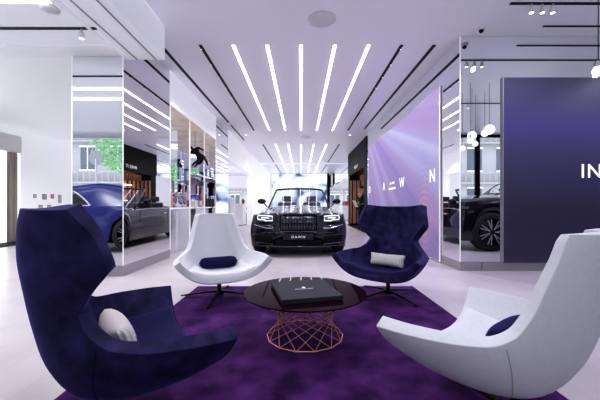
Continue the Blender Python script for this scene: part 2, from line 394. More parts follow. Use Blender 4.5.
for s, nm in ((-1, 'left'), (1, 'right')):
    x = 1.61*s
    track('black track with dark spots on the %s of the near light strips' % nm, x, 4.95, x, 10.6, H, [(x, 5.0+.55*k, 0) for k in range(11)], .05)
    track('black track on the %s of the middle light strips' % nm, x, 13.07, x, 18.4, H, [(x, 13.3+.9*k, 0) for k in range(6)], .05)
    track('black track on the %s of the farthest light strips' % nm, x, 19.4, x, 24.6, H, (), .05)
track('long plain black slot beside the left mirrored pier', -2.24, 4.6, -2.24, 9.6, H, (), .055)
track('short plain black slot farther along the left side', -2.24, 9.9, -2.24, 12.2, H, (), .045)
track('long plain black slot above the lilac screen', 2.13, 4.95, 2.13, 10.4, H, (), .055)
track('black track on the dropped ceiling with one white spot', -7.0, 3.66, -2.42, 3.66, HL, [(-2.59, 3.66, 1), (-4.9, 3.66, 1)], .04)
track('black track with three white spots at the top right', 2.65, 3.93, 7.5, 3.93, H, [(2.92, 3.93, 1), (3.06, 3.93, 1), (3.19, 3.93, 1), (5.2, 3.93, 1)], .04)
track('thin black track under the top right one near the mirror wall', 3.46, 4.43, 7.5, 4.43, H, [], .03)
track('black track along the window side of the right ceiling', 2.65, 1.6, 8.0, 1.6, H, [(4.2, 1.6, 1), (5.6, 1.6, 1)], .04)

def disc(name, label, cat, loc, prof, m, n=32):
    bm = bmesh.new(); lathe(bm, prof, n, (0, 0, 0)); o = new_obj(name, bm, m, smooth=True); o.location = loc; return tag(o, label, cat)
spk = thing('ceiling_speaker', 'round flush speaker in the ceiling above the near light strips', 'speaker', (.29, 4.27, H), 0, 'round ceiling speakers')
bm = bmesh.new(); lathe(bm, [(.20, -.001), (.20, -.008), (.185, -.012), (.18, -.008)], 32); new_obj('rim', bm, M['whiteplastic'], spk, smooth=True)
bm = bmesh.new(); lathe(bm, [(0, -.006), (.18, -.006), (.18, -.001)], 32); new_obj('grille', bm, M['grille'], spk)
s2 = copy_tree(spk); s2.location = (.19, 11.7, H); s2['label'] = 'small looking round speaker in the ceiling over the car'
dome = thing('dome_camera', 'small white dome camera on the ceiling by the right mirror wall', 'security camera', (2.6, 4.47, H))
bm = bmesh.new(); lathe(bm, [(.055, -.001), (.055, -.03), (.045, -.04)], 20); new_obj('housing', bm, M['whiteplastic'], dome, smooth=True)
bm = bmesh.new(); lathe(bm, [(.034, -.036), (.03, -.06), (.018, -.075), (0, -.08)], 20); new_obj('lens', bm, M['black'], dome, smooth=True)
sm = thing('smoke_detector', 'round white detector on the dropped ceiling at top left', 'detector', (-2.67, 3.29, HL))
bm = bmesh.new(); lathe(bm, [(.09, -.001), (.09, -.02), (.06, -.035), (0, -.035)], 24); new_obj('body', bm, M['whiteplastic'], sm, smooth=True)
bm = bmesh.new(); lathe(bm, [(.095, -.001), (.095, -.008), (.09, -.008)], 24); new_obj('ring', bm, M['grille'], sm)
for x, l in ((-2.0, 'left'), (1.78, 'right')):
    t = thing('downlight', 'tiny recessed downlight in the ceiling on the %s beyond the near strips' % l, 'downlight', (x, 11.3, H), 0, 'small downlights')
    bm = bmesh.new(); lathe(bm, [(.06, -.001), (.06, -.01), (.04, -.01)], 16); new_obj('ring', bm, M['whiteplastic'], t)
    bm = bmesh.new(); lathe(bm, [(0, -.012), (.038, -.012), (.038, -.009)], 16); new_obj('lens', bm, M['spotglow'], t)

# ------------------------------------------------------------------ screens
def ray_screen(name):
    m = bpy.data.materials.new(name); m.use_nodes = True; nt = m.node_tree; nt.nodes.clear(); N = nt.nodes; L = nt.links
    def math_(op, a, b=None):
        n = N.new('ShaderNodeMath'); n.operation = op
        for i, v in enumerate((a, b)):
            if v is None: continue
            if isinstance(v, (int, float)): n.inputs[i].default_value = v
            else: L.new(v, n.inputs[i])
        return n.outputs[0]
    tc = N.new('ShaderNodeTexCoord'); sp = N.new('ShaderNodeSeparateXYZ'); L.new(tc.outputs['Object'], sp.inputs[0])
    y, z = sp.outputs[1], sp.outputs[2]          # y: -2.8 (near) .. 2.8 (far), z: 0..3
    ang = math_('ARCTAN2', math_('SUBTRACT', 4.2, z), math_('SUBTRACT', 3.6, y))
    cb = N.new('ShaderNodeCombineXYZ'); L.new(ang, cb.inputs[0])
    nz = N.new('ShaderNodeTexNoise'); nz.inputs['Scale'].default_value = 4.2; nz.inputs['Detail'].default_value = 4; L.new(cb.outputs[0], nz.inputs[0])
    cr = N.new('ShaderNodeValToRGB'); e = cr.color_ramp.elements
    e[0].position = .3; e[0].color = (.19, .17, .40, 1); e[1].position = .75; e[1].color = (.70, .67, .86, 1)
    for p, c in ((.43, (.34, .27, .56, 1)), (.52, (.42, .32, .58, 1)), (.6, (.42, .39, .68, 1))):
        q = e.new(p); q.color = c
    L.new(nz.outputs[0], cr.inputs[0])
    # pink star patch near the lower right
    yy = math_('ABSOLUTE', math_('ADD', y, 2.15)); zz = math_('ABSOLUTE', math_('SUBTRACT', z, .72))
    d = math_('ADD', math_('POWER', yy, .6), math_('POWER', zz, .6))
    fac = math_('SUBTRACT', 1.0, math_('MULTIPLY', d, .85)); cl = N.new('ShaderNodeClamp'); L.new(fac, cl.inputs[0])
    wv = N.new('ShaderNodeTexWave'); wv.wave_type = 'RINGS'; wv.inputs['Scale'].default_value = 2.6
    mp = N.new('ShaderNodeMapping'); mp.inputs['Location'].default_value = (0, 2.15, -.72); L.new(tc.outputs['Object'], mp.inputs[0]); L.new(mp.outputs[0], wv.inputs[0])
    mx = N.new('ShaderNodeMix'); mx.data_type = 'RGBA'; L.new(cl.outputs[0], mx.inputs[0]); L.new(cr.outputs[0], mx.inputs[6]); mx.inputs[7].default_value = (.62, .36, .58, 1)
    mb = N.new('ShaderNodeMix'); mb.data_type = 'RGBA'; mb.blend_type = 'MULTIPLY'
    L.new(math_('MULTIPLY', math_('SUBTRACT', 1.0, math_('MINIMUM', math_('MULTIPLY', d, .6), 1.0)), .22), mb.inputs[0]); L.new(mx.outputs[2], mb.inputs[6]); L.new(wv.outputs[0], mb.inputs[7])
    # lighten toward top / near
    g = N.new('ShaderNodeMapRange'); L.new(z, g.inputs[0]); g.inputs[1].default_value = .0; g.inputs[2].default_value = 3.4; g.inputs[3].default_value = .55; g.inputs[4].default_value = 1.0
    em = N.new('ShaderNodeEmission'); L.new(mb.outputs[2], em.inputs[0]); L.new(g.outputs[0], em.inputs[1])
    o = N.new('ShaderNodeOutputMaterial'); L.new(em.outputs[0], o.inputs[0]); return m
scr = thing('video_wall', 'tall lilac and pink video wall behind the navy wing chair', 'screen', (XR-.016, 8.15, 0))
B('display', (-.01, .0, -2.8, 2.85, .04, 3.02), ray_screen('lilac_rays'), scr)
B('backing', (.0, .015, -2.83, 2.88, .02, 3.05), M['whiteplastic'], scr)
B('edge_frame', (-.012, .0, -2.825, -2.8, .02, 3.05), M['edge'], scr)
for ch, y in (('D', 10.75), ('A', 8.9), ('W', 7.32), ('N', 5.62)):
    o = text_mesh('letter', ch, .34, M['letters'], scr, (-.014, y-8.15, 1.52), (PI/2, 0, -PI/2))
text_mesh('small_lettering', 'ALL NEW', .085, M['letters'], scr, (-.014, 8.1-8.15, 1.57), (PI/2, 0, -PI/2), spacing=1.1)
text_mesh('small_lettering', 'BLACK BADGE', .085, M['letters'], scr, (-.014, 8.1-8.15, 1.43), (PI/2, 0, -PI/2), spacing=1.1)

dm = bpy.data.materials.new('indigo_screen'); dm.use_nodes = True
nt = dm.node_tree; b = nt.nodes['Principled BSDF']; b.inputs['Base Color'].default_value = (.02, .018, .035, 1); b.inputs['Roughness'].default_value = .35
tc = nt.nodes.new('ShaderNodeTexCoord'); sp = nt.nodes.new('ShaderNodeSeparateXYZ'); cr = nt.nodes.new('ShaderNodeValToRGB'); mr = nt.nodes.new('ShaderNodeMapRange')
mr.inputs[2].default_value = 2.95; nt.links.new(tc.outputs['Object'], sp.inputs[0]); nt.links.new(sp.outputs[2], mr.inputs[0]); nt.links.new(mr.outputs[0], cr.inputs[0])
e = cr.color_ramp.elements; e[0].position = 0; e[0].color = (.022, .02, .045, 1); e[1].position = 1; e[1].color = (.085, .08, .17, 1)
for p, c in ((.35, (.034, .028, .07, 1)), (.6, (.05, .042, .16, 1)), (.75, (.075, .06, .34, 1)), (.86, (.09, .08, .23, 1))):
    q = e.new(p); q.color = c
nt.links.new(cr.outputs[0], b.inputs['Emission Color']); b.inputs['Emission Strength'].default_value = .40
ds = thing('dark_screen', 'large dark indigo screen in front of the mirror wall at the right edge', 'screen', (3.05, 4.685, .0))
B('display', (0, 5.2, -.02, .0, .13, 2.92), dm, ds)
B('backing', (.02, 5.18, .0, .014, .135, 2.90), M['blackmat'], ds)
B('edge_frame', (-.008, 0, -.022, .014, .12, 2.93), M['plinth'], ds)
text_mesh('letter', 'I', .30, M['letters'], ds, (1.15, -.025, 1.50), (PI/2, 0, 0), align='LEFT'); text_mesh('letter', 'N', .30, M['letters'], ds, (1.245, -.025, 1.50), (PI/2, 0, 0), align='LEFT')

# end screen
es = bpy.data.materials.new('pale_blue_screen'); es.use_nodes = True; nt = es.node_tree; nt.nodes.clear()
tc = nt.nodes.new('ShaderNodeTexCoord'); nz = nt.nodes.new('ShaderNodeTexNoise'); nz.inputs['Scale'].default_value = .75; nz.inputs['Detail'].default_value = 1.; nz.inputs['Distortion'].default_value = .8
cr = nt.nodes.new('ShaderNodeValToRGB'); e = cr.color_ramp.elements; e[0].position = .34; e[0].color = (.06, .08, .14, 1); e[1].position = .56; e[1].color = (.93, .96, 1, 1)
q = e.new(.42); q.color = (.42, .52, .75, 1)
em = nt.nodes.new('ShaderNodeEmission'); em.inputs[1].default_value = 1.1; o = nt.nodes.new('ShaderNodeOutputMaterial')
nt.links.new(tc.outputs['Object'], nz.inputs[0]); nt.links.new(nz.outputs[0], cr.inputs[0]); nt.links.new(cr.outputs[0], em.inputs[0]); nt.links.new(em.outputs[0], o.inputs[0])
e1 = thing('end_screen', 'pale blue and white screen filling the far end wall behind the car', 'screen', (0, 25, 0))
B('display', (-2.34, 2.08, -.03, 0, .1, 3.50), es, e1); B('backing', (-2.36, 2.10, 0, .2, 0, 3.53), M['whiteplastic'], e1)
B('post', (2.10, 2.24, -.1, .2, 0, 3.54), M['black'], e1)

# ------------------------------------------------------------------ rug
bm = bmesh.new(); box(bm, -1.25, 1.355, .7, 3.76, 0.0005, .018)
tag(new_obj('rug', bm, M['rug'], mods=[BEV(.006)]), 'large deep purple rug under the four lounge chairs', 'rug')

# ------------------------------------------------------------------ lounge chairs
BLUE = [(.43, .265, .45, .45, .455), (.27, .222, .31, .455, .465), (.09, .212, .14, .425, .475), (-.05, .25, .03, .365, .49), (-.13, .36, -.03, .298, .54),
        (-.172, .51, -.05, .255, .61), (-.20, .67, -.02, .318, .69), (-.215, .78, .02, .382, .765), (-.215, .89, -.02, .356, .885), (-.205, .965, -.085, .336, .977)]
WHITE = [(.43, .265, .45, .445, .452), (.27, .222, .31, .445, .46), (.09, .212, .14, .405, .468), (-.05, .25, .02, .35, .482), (-.135, .36, -.04, .302, .525),
         (-.185, .50, -.08, .270, .61), (-.215, .64, -.11, .246, .71), (-.235, .76, -.135, .223, .79), (-.25, .84, -.15, .207, .855), (-.255, .885, -.16, .195, .88)]
def shell_pt(T, t, u, off=0.):
    cf, cz, ef, er, ez = crom(T, t); a = abs(u)
    i = min(int(t), len(T)-2); w = .65 if t > 4 else .3; ef, er, ez = [c*(1-w)+w*(p+(q_-p)*(t-i)) for c, p, q_ in zip((ef, er, ez), T[i][2:], T[i+1][2:])]
    q = min(max((t-2.5)/2.5, 0), 1); k = a**2.4; kz = a**(3.1*(1-q)+2.2*q)
    return Vector((er*u*(1.06-.06*a), cf+(ef-cf)*k, cz+(ez-cz)*kz))      # x lateral, y forward
def shell_n(T, t, u):
    t0, t1 = max(t-.05, 0), min(t+.05, len(T)-1)
    a = shell_pt(T, t1, u)-shell_pt(T, t0, u); b_ = shell_pt(T, t, min(u+.03, 1))-shell_pt(T, t, max(u-.03, -1))
    n = b_.cross(a); n.normalize(); return -n if (n.z < 0 and t < 4) or (n.y < 0 and t >= 4) else n
def make_chair(T, fab, seatfab, label, B0, ang):
    """ang: facing direction in radians measured from world +X"""
    root = thing('lounge_chair', label, 'chair', (B0[0], B0[1], .018), ang-PI/2)
    bm = bmesh.new(); nr = len(T)-1
    grid(bm, lambda v, w: shell_pt(T, v*nr, 2*w-1), 44, 32)
    sh = new_obj('shell', bm, fab, root, smooth=True, mods=[('SOLIDIFY', dict(thickness=.062, offset=0.)), ('BEVEL', dict(width=.028, segments=4, limit_method='ANGLE', angle_limit=.9))])
    # seat pad
    bm = bmesh.new(); t0, t1, um = .05, 3.15, .80; nu, nv = 26, 22
    def lay(h):
        rows = []
        for i in range(nu+1):
            t = t0+(t1-t0)*i/nu; r = []
            for j in range(nv+1):
                s = 2*j/nv-1; u = s*um; a = (1-abs(2*i/nu-1)**6)**.5*(1-abs(s)**6)**.5
                p = shell_pt(T, t, u)+shell_n(T, t, u)*(.020+h*a); r.append(bm.verts.new(p))
            rows.append(r)
        return rows
    top, bot = lay(.062), lay(0.)
    for i in range(nu):
        for j in range(nv):
            bm.faces.new((top[i][j], top[i+1][j], top[i+1][j+1], top[i][j+1])); bm.faces.new((bot[i][j], bot[i][j+1], bot[i+1][j+1], bot[i+1][j]))
    bmesh.ops.remove_doubles(bm, verts=bm.verts, dist=.0005)
    new_obj('seat_cushion', bm, seatfab, root, smooth=True)
    for s in (-1, 1):               # cross seam where the arm meets the back
        bm = bmesh.new(); pts = []
        for i in range(30):
            u = s*(.97-.55*i/29); t = 3.35-.9*(i/29); p = shell_pt(T, t, u); pts.append(p-shell_n(T, t, u)*.0315)
        tube(bm, pts, .0020, 5)
        new_obj('seam', bm, M['stitch'] if fab is M['whitefab'] else M['bluevelvet2'], root, smooth=True)
    bm = bmesh.new(); lathe(bm, [(.0, .195), (.05, .195), (.05, .18), (.022, .21), (.022, .055), (.045, .05), (.045, .028), (0, .028)], 20, (0, .06, 0))
    new_obj('column', bm, M['black'], root, smooth=True)
    for k in range(4):
        a = PI/4+k*PI/2+.35
        bm = bmesh.new(); d = Vector((math.cos(a), math.sin(a), 0)); s = Vector((-d.y, d.x, 0)); rows = []
        for i in range(8):
            r = .02+.39*i/7; z = .062-.05*(i/7)**1.3; w = .02-.006*i/7; th = .02-.008*i/7
            c = d*r+Vector((0, .06, z)); rows.append([bm.verts.new(c+s*w-Vector((0, 0, th/2))), bm.verts.new(c-s*w-Vector((0, 0, th/2))), bm.verts.new(c-s*w+Vector((0, 0, th/2))), bm.verts.new(c+s*w+Vector((0, 0, th/2)))])
        for A, Bq in zip(rows, rows[1:]):
            for q in range(4): bm.faces.new((A[q], A[(q+1) % 4], Bq[(q+1) % 4], Bq[q]))
        bm.faces.new(rows[0]); bm.faces.new(rows[-1][::-1])
        new_obj('leg', bm, M['black'], root, mods=[BEV(.004)])
    return root
def fwd_ang(a_deg): return math.radians(a_deg)
ch = [make_chair(WHITE, M['whitefab'], M['whitefab'], 'pale grey swivel lounge chair beyond the table, in front of the display bay', (-.90, 3.37), fwd_ang(-90+25)),
      make_chair(BLUE, M['bluevelvet'], M['bluevelvet2'], 'navy velvet wing chair in front of the lilac screen, facing the viewer', (.98, 3.40), fwd_ang(-90-39)),
      make_chair(BLUE, M['bluevelvet'], M['bluevelvet2'], 'large navy velvet wing chair near left, seen from behind', (-.905, 1.35), math.atan2(.63, .777)),
      make_chair(WHITE, M['whitefab'], M['whitefab'], 'pale grey lounge chair near right, seen from behind', (.985, 1.33), math.atan2(.8, -.6))]
def pillow(chair, label, m, w, h, th, loc, tilt, roll=False):
    o_ = thing  # noqa
    bm = bmesh.new()
    if roll:
        n = 20; prof = [(0, -w/2-.004)]+[(h/2*(1-abs(s)**8)**.5*1., w/2*s) for s in [-.995+1.99*i/n for i in range(n+1)]]+[(0, w/2+.004)]
        lathe(bm, prof, 20, axis='X')
    else:
        def f(sgn):
            rows = []
            for i in range(17):
                r = []
                for j in range(13):
                    u, v = 2*i/16-1, 2*j/12-1; e_ = max(0, (1-abs(u)**3.2))**.45*max(0, (1-abs(v)**2.6))**.5
                    r.append(bm.verts.new((u*w/2*(1-.05*(1-abs(v))**1), sgn*th/2*e_, v*h/2*(1-.08*(1-abs(u))))))
                rows.append(r)
            for i in range(16):
                for j in range(12): bm.faces.new((rows[i][j], rows[i+1][j], rows[i+1][j+1], rows[i][j+1]))
        f(1); f(-1); bmesh.ops.remove_doubles(bm, verts=bm.verts, dist=.0008)
    o = new_obj('lumbar_pillow', bm, m, smooth=True)
    mw = Matrix.Translation(chair.location) @ Matrix.Rotation(chair.rotation_euler.z, 4, 'Z') @ Matrix.Translation(loc) @ Matrix.Rotation(tilt, 4, 'X')
    o.location = mw.to_translation(); o.rotation_euler = mw.to_euler()
    return tag(o, label, 'pillow')
pillow(ch[0], 'dark navy bolster pillow on the pale far left chair', M['bluevelvet2'], .40, .12, .11, (0, .03, .365), 0, True)
pillow(ch[1], 'ribbed silvery pillow on the navy chair by the lilac screen', M['cushwhite'], .40, .145, .12, (0.03, .02, .375), .3)
pillow(ch[2], 'ribbed cream pillow in the big near left navy chair', M['cushwhite'], .37, .15, .12, (.0, .09, .405), .4)
pillow(ch[3], 'dark navy pillow in the near right pale chair', M['bluevelvet2'], .36, .125, .11, (.0, .085, .40), .4)

# ------------------------------------------------------------------ table
tb = thing('coffee_table', 'round dark glass coffee table on a rose copper wire base', 'table', (.03, 2.34, .018))
TZ = .335
bm = bmesh.new(); lathe(bm, [(0, TZ-.012), (.448, TZ-.012), (.455, TZ-.008), (.455, TZ-.003), (.451, TZ), (0, TZ)], 96); new_obj('tabletop', bm, M['tabletop'], tb)
bm = bmesh.new(); n = 14
for k in range(n):
    for s in (-1, 1):
        a0 = 2*PI*k/n; a1 = a0+s*2*PI*4.0/n
        p0 = Vector((.285*math.cos(a0), .285*math.sin(a0), .005)); p1 = Vector((.385*math.cos(a1), .385*math.sin(a1), TZ-.018))
        tube(bm, [p0, p1], .0031, 6)
new_obj('wire_lattice', bm, M['copper'], tb, smooth=True)
bm = bmesh.new(); tube(bm, [(.285*math.cos(2*PI*k/n), .285*math.sin(2*PI*k/n), .006) for k in range(n)], .0042, 6, True); new_obj('base_ring', bm, M['copper'], tb)
bm = bmesh.new(); tube(bm, [(.385*math.cos(2*PI*k/32), .385*math.sin(2*PI*k/32), TZ-.017) for k in range(32)], .0045, 6, True); new_obj('top_ring', bm, M['copper'], tb)
bk = thing('presentation_box', 'flat charcoal presentation box with silver emblem on the coffee table', 'box', (.025, 2.285, .018+TZ+.0005), math.radians(14))
B('base', (-.207, .207, -.235, .235, 0, .008), M['boxside'], bk, bev=.001); B('lid', (-.212, .212, -.24, .24, .008, .033), M['box'], bk, bev=.0015)
text_mesh('lettering', 'PHANTOM', .024, M['silverprint'], bk, (-.005, -.015, .0335), (0, 0, 0), extrude=.0003, spacing=1.25)
bm = bmesh.new(); prism(bm, [(0, .005), (.011, .014), (.014, .03), (.006, .028), (.007, .038), (0, .042), (-.007, .038), (-.006, .028), (-.014, .03), (-.011, .014)], .0332, .0338, 'XY'); new_obj('emblem', bm, M['silverprint'], bk)

# ------------------------------------------------------------------ cars
def wheel(root, x, y, R, w, s, spokes=7, rimm=None, z=None):
    z = R
    bm = bmesh.new(); ir = R*.70
    lathe(bm, [(ir, -w/2), (R*.93, -w/2), (R*.985, -w/2+.02), (R, -w/2+.05), (R, w/2-.05), (R*.985, w/2-.02), (R*.93, w/2), (ir, w/2), (ir*.98, w/2-.03), (ir*.98, -w/2+.03), (ir, -w/2)], 40, (x, y, z), 'X')
    ty = new_obj('wheel', bm, M['tyre'], root, smooth=True)
    xo = x+s*(w/2-.02)
    bm = bmesh.new(); lathe(bm, [(ir, 0), (ir, s*.015), (ir*.93, s*.015), (ir*.92, 0)], 40, (xo, y, z), 'X')
    lathe(bm, [(0, s*.012), (R*.15, s*.012), (R*.16, 0)], 20, (xo, y, z), 'X')
    for k in range(spokes):
        for dd in (-.14, .14):
            a = 2*PI*k/spokes; a2 = a+dd
            p0 = Vector((xo+s*.004, y+R*.13*math.cos(a), z+R*.13*math.sin(a))); p1 = Vector((xo+s*.004, y+ir*.95*math.cos(a2), z+ir*.95*math.sin(a2)))
            tube(bm, [p0, p1], R*.05, 6)
    new_obj('rim', bm, rimm or M['rim'], ty, smooth=False)
    bm = bmesh.new(); lathe(bm, [(0, 0), (ir*.97, 0), (ir*.97, -s*.02), (0, -s*.02)], 30, (x+s*.02, y, z), 'X'); new_obj('brake_disc', bm, M['blackmat'], ty)

def car_body(root, P, paint):
    """P: L length, W(y)->halfwidth, ZT(y) top centre, ZS(y) shoulder, axle ys, R; tub=(y0,y1) or None"""
    L = P['L']; ys = [0, .012, .04, .09]+[.15+.05*i for i in range(int((L-.3)/.05))]+[L-.12, L-.05, L-.015, L]
    R = P['R']+.045; bm = bmesh.new(); rows = []
    for y in ys:
        w, zt, zs, sill = lerp_tab(P['tab'], y)
        zl = sill
        for ya in P['axles']:
            d = abs(y-ya)
            if d < R: zl = max(zl, P['R']+math.sqrt(R*R-d*d))
        e = min(y, L-y); rnd = 1-.045*max(0, 1-e/.09)**2
        zshr = .035*max(0, 1-e/.09)**2
        w *= rnd; zt -= zshr; zs -= zshr; zl += zshr
        pts = []
        for i in range(11):                      # hood / deck
            s = i/10; x = w*.93*s
            z = zt-(zt-zs)*s**2.6
            if P.get('tub') and P['tub'][0] < y < P['tub'][1] and s < .86: z = .52
            pts.append((x, z))
        for i in range(1, 15):                   # side
            s = i/14; z = zs-.005-(zs-.005-zl)*s
            bul = math.sin(min(s*2.2, 1)*PI/2)
            x = w*(.93+.07*bul)-.05*w*max(0, s-.55)**1.5*2
            zz = (z-sill)/(zs-sill)
            pts.append((x, z))
        rows.append([(x, y, z) for x, z in pts])
    def bowed(p):
        x, y, z = p; k = abs(x)/.97
        yy = y+P['bowf']*k**2.6*max(0, 1-y/1.0)**1.2-P['bowr']*k**2.6*max(0, 1-(L-y)/1.0)**1.2
        # vertical lean of the nose: bumper protrudes slightly
        lean = P.get('lean', .06)*max(0, 1-y/.6)*max(0, (z-.45)/.45)
        yy += lean; yy -= .06*max(0, 1-(L-y)/.6)*max(0, (z-.45)/.5)
        return (x, yy, z)
    def half(sg):
        vs = [[bm.verts.new(bowed((sg*x, y, z))) for x, y, z in r] for r in rows]
        for a, b_ in zip(vs, vs[1:]):
            for i in range(len(a)-1): bm.faces.new((a[i], b_[i], b_[i+1], a[i+1]))
        for r, y in ((rows[0], 0), (rows[-1], L)):   # end caps as fans of rings
            prev = vs[0] if y == 0 else vs[-1]
            zc = .5*(r[0][2]+r[-1][2])
            for sc_ in (.8, .55, .3, .0):
                cur = [bm.verts.new(bowed((sg*x*sc_, y, zc+(z-zc)*sc_))) for x, _, z in r]
                for i in range(len(cur)-1): bm.faces.new((prev[i], cur[i], cur[i+1], prev[i+1]))
                prev = cur
    half(1); half(-1)
    # bottom closures of the end rings
    bmesh.ops.remove_doubles(bm, verts=bm.verts, dist=.001)
    o = new_obj('body', bm, paint, root, smooth=True)
    md = o.modifiers.new('e', 'EDGE_SPLIT'); md.split_angle = math.radians(42)
    B('underbody', (-.80, .80, .25, L-.25, P['tab'][3][4]+.01, .40), M['blackmat'], root)
    return bowed

def glasshouse(root, tab, roofm, glassm, y0, y1, pill=(), panes=()):
    """tab rows: y, base halfwidth, base z, roof halfwidth, roof z"""
    def sec(y, s):     # s 0 centre roof .. 1 base
        bw, bz, rw, rz = lerp_tab(tab, y)
        if s < .45:
            q = s/.45; return (rw*q, y, rz-.03*q**3*(1 if rz-bz > .1 else 0))
        q = (s-.45)/.55; return (rw+(bw-rw)*q**.85, y, (rz-.03*(1 if rz-bz > .1 else 0))+(bz-rz)*q)
    bm = bmesh.new(); n = 60
    for sg in (1, -1):
        vs = [[bm.verts.new(((lambda p: (sg*p[0], p[1], p[2]))(sec(y0+(y1-y0)*i/n, j/20)))) for j in range(21)] for i in range(n+1)]
        for i in range(n):
            for j in range(20): bm.faces.new((vs[i][j], vs[i+1][j], vs[i+1][j+1], vs[i][j+1]))
    bmesh.ops.remove_doubles(bm, verts=bm.verts, dist=.001)
    new_obj('roof', bm, roofm, root, smooth=True)
    for poly in panes:          # side windows: list of (y,s) corner quads, offset outward
        for sg in (1, -1):
            bm = bmesh.new(); (ya, yb), (s0, s1) = poly['y'], poly['s']; m = 16
            def f(u, v):
                y = ya+(yb-ya)*u; s_top = max(s0, poly['top'](y) if 'top' in poly else s0); p = sec(y, s_top+(s1-s_top)*v); return (sg*(p[0]+.008), p[1], p[2]+.004)
            grid(bm, f, m, 4); w_ = new_obj('side_window', bm, glassm, root, smooth=True)
            bm = bmesh.new(); pts = [f(i/m, 0) for i in range(m+1)]+[f(1, j/4) for j in range(1, 5)]+[f(1-i/m, 1) for i in range(1, m+1)]+[f(0, 1-j/4) for j in range(1, 4)]
            tube(bm, pts, .022, 5, True); new_obj('window_trim', bm, M['chrome'], w_, smooth=True)
    for (ya, yb, s1) in pill:   # wrap-around front / rear glass
        bm = bmesh.new()
        def f(u, v):
            y = ya+(yb-ya)*u; s = (2*v-1)*s1; p = sec(y, abs(s)); return (math.copysign(p[0], s), p[1], p[2]+.012)
        grid(bm, f, 14, 24); new_obj('windscreen', bm, glassm, root, smooth=True)

# ---- the dark convertible facing us
dawn = thing('convertible_car', 'gloss black open top luxury convertible facing the viewer', 'car', (-.05, 5.90, 0))
tabD = [(0, .955, .835, .79, .17), (.10, .965, .855, .80, .165), (.5, .97, .895, .815, .165), (1.0, .97, .94, .83, .17), (1.7, .965, 1.00, .87, .17), (2.4, .965, .98, .90, .17), (3.6, .97, .97, .90, .18), (4.2, .965, 1.0, .89, .19), (4.9, .93, .94, .85, .24), (5.28, .86, .86, .80, .30)]
PD = dict(L=5.28, tab=tabD, R=.375, axles=(.86, 3.97), tub=(1.85, 4.0), bowf=.26, bowr=.3)
bow = car_body(dawn, PD, M['paintblack'])
for ya in PD['axles']:
    for s in (-1, 1): wheel(dawn, s*.83, ya, .375, .25, s, 7)
def front_panel(name, x0, x1, z0, z1, m, off=.012, parent=None, nx=12, nz=4, fn=None, th=.02, bevel=0):
    """panel hugging the nose"""
    bm = bmesh.new()
    def f(u, v):
        z = z0+(z1-z0)*v; x = x0+(x1-x0)*u
        if fn: x, z = fn(x, z, u, v)
        p = bow((x, 0, z)); return (p[0], p[1]-off, p[2])
    a = grid(bm, f, nx, nz)
    o = new_obj(name, bm, m, parent or dawn, smooth=True, mods=[('SOLIDIFY', dict(thickness=th, offset=0.))]); return o
# grille
gr = front_panel('grille', -.34, .34, .50, .80, M['blackmat'], .012)
bm = bmesh.new()
for k in range(23):
    x = -.32+.64*k/22; p0 = bow((x, 0, .515)); p1 = bow((x, 0, .785))
    tube(bm, [(p0[0], p0[1]-.03, p0[2]), (p1[0], p1[1]-.03, p1[2])], .007, 5)
new_obj('vane', bm, M['darkchrome'], gr, smooth=True)
bm = bmesh.new(); pts = [bow(q) for q in ((-.35, 0, .49), (.35, 0, .49), (.375, 0, .62), (.365, 0, .79), (.35, 0, .822), (-.35, 0, .822), (-.365, 0, .79), (-.375, 0, .62))]
tube(bm, [(p[0], p[1]-.028, p[2]) for p in pts], .017, 6, True); new_obj('surround', bm, M['darkchrome'], gr, smooth=False)
bd = front_panel('badge', -.013, .013, .835, .865, M['chrome'], .02, nx=2, nz=2)
# lamps
for s in (-1, 1):
    a, b_ = (.49, .80)
    hl = front_panel('headlamp', s*a, s*b_, .675, .79, M['lamp'], .012, fn=lambda x, z, u, v: (x, z+.012*u))
    bm = bmesh.new()
    pts = [bow((s*x, 0, z)) for x, z in ((.50, .70), (.50, .785), (.64, .795), (.79, .795), (.80, .75), (.79, .72), (.66, .715), (.64, .695))]
    tube(bm, [(p[0], p[1]-.024, p[2]) for p in pts], .010, 6, True); new_obj('light_outline', bm, M['drl'], hl, smooth=True)
    front_panel('lamp_bar', s*.57, s*.72, .742, .758, M['drl'], .028, parent=hl, nz=1)
    lo = front_panel('lower_lamp', s*.47, s*.83, .53, .60, M['paintblack'], .01, fn=lambda x, z, u, v: (x, z+.03*u))
    bm = bmesh.new(); pts = [bow((s*x, 0, z)) for x, z in ((.47, .56), (.62, .555), (.80, .60), (.87, .62))]
    tube(bm, [(p[0], p[1]-.022, p[2]) for p in pts], .008, 6); new_obj('chrome_line', bm, M['chrome'], lo, smooth=True)
    front_panel('side_intake', s*.50, s*.84, .27, .40, M['blackmat'], .008, fn=lambda x, z, u, v: (x, z+.03*u))
    bm = bmesh.new(); pts = [bow((s*x, 0, z)) for x, z in ((.48, .25), (.86, .28), (.90, .43), (.48, .42))]
    tube(bm, [(p[0], p[1]-.016, p[2]) for p in pts], .007, 6, True); new_obj('intake_trim', bm, M['darkchrome'], dawn)
li = front_panel('lower_intake', -.44, .44, .25, .33, M['blackmat'], .012)
bm = bmesh.new(); pts = [bow((x, 0, .235)) for x in (-.9, -.6, -.3, 0, .3, .6, .9)]
tube(bm, [(p[0]*.98, p[1]-.02, p[2]-.02) for p in pts], .009, 6); new_obj('splitter', bm, M['darkchrome'], dawn, smooth=True)
bm = bmesh.new(); pts = [bow((x, 0, .475)) for x in (-.9, -.6, -.3, 0, .3, .6, .9)]
tube(bm, [(p[0]*.98, p[1]-.006, p[2]-.01) for p in pts], .006, 6); new_obj('bumper_line', bm, M['darkchrome'], dawn, smooth=True)
pl = B('number_plate', (-.285, .285, -.055, -.035, .34, .45), M['plate'], dawn, bev=.004)
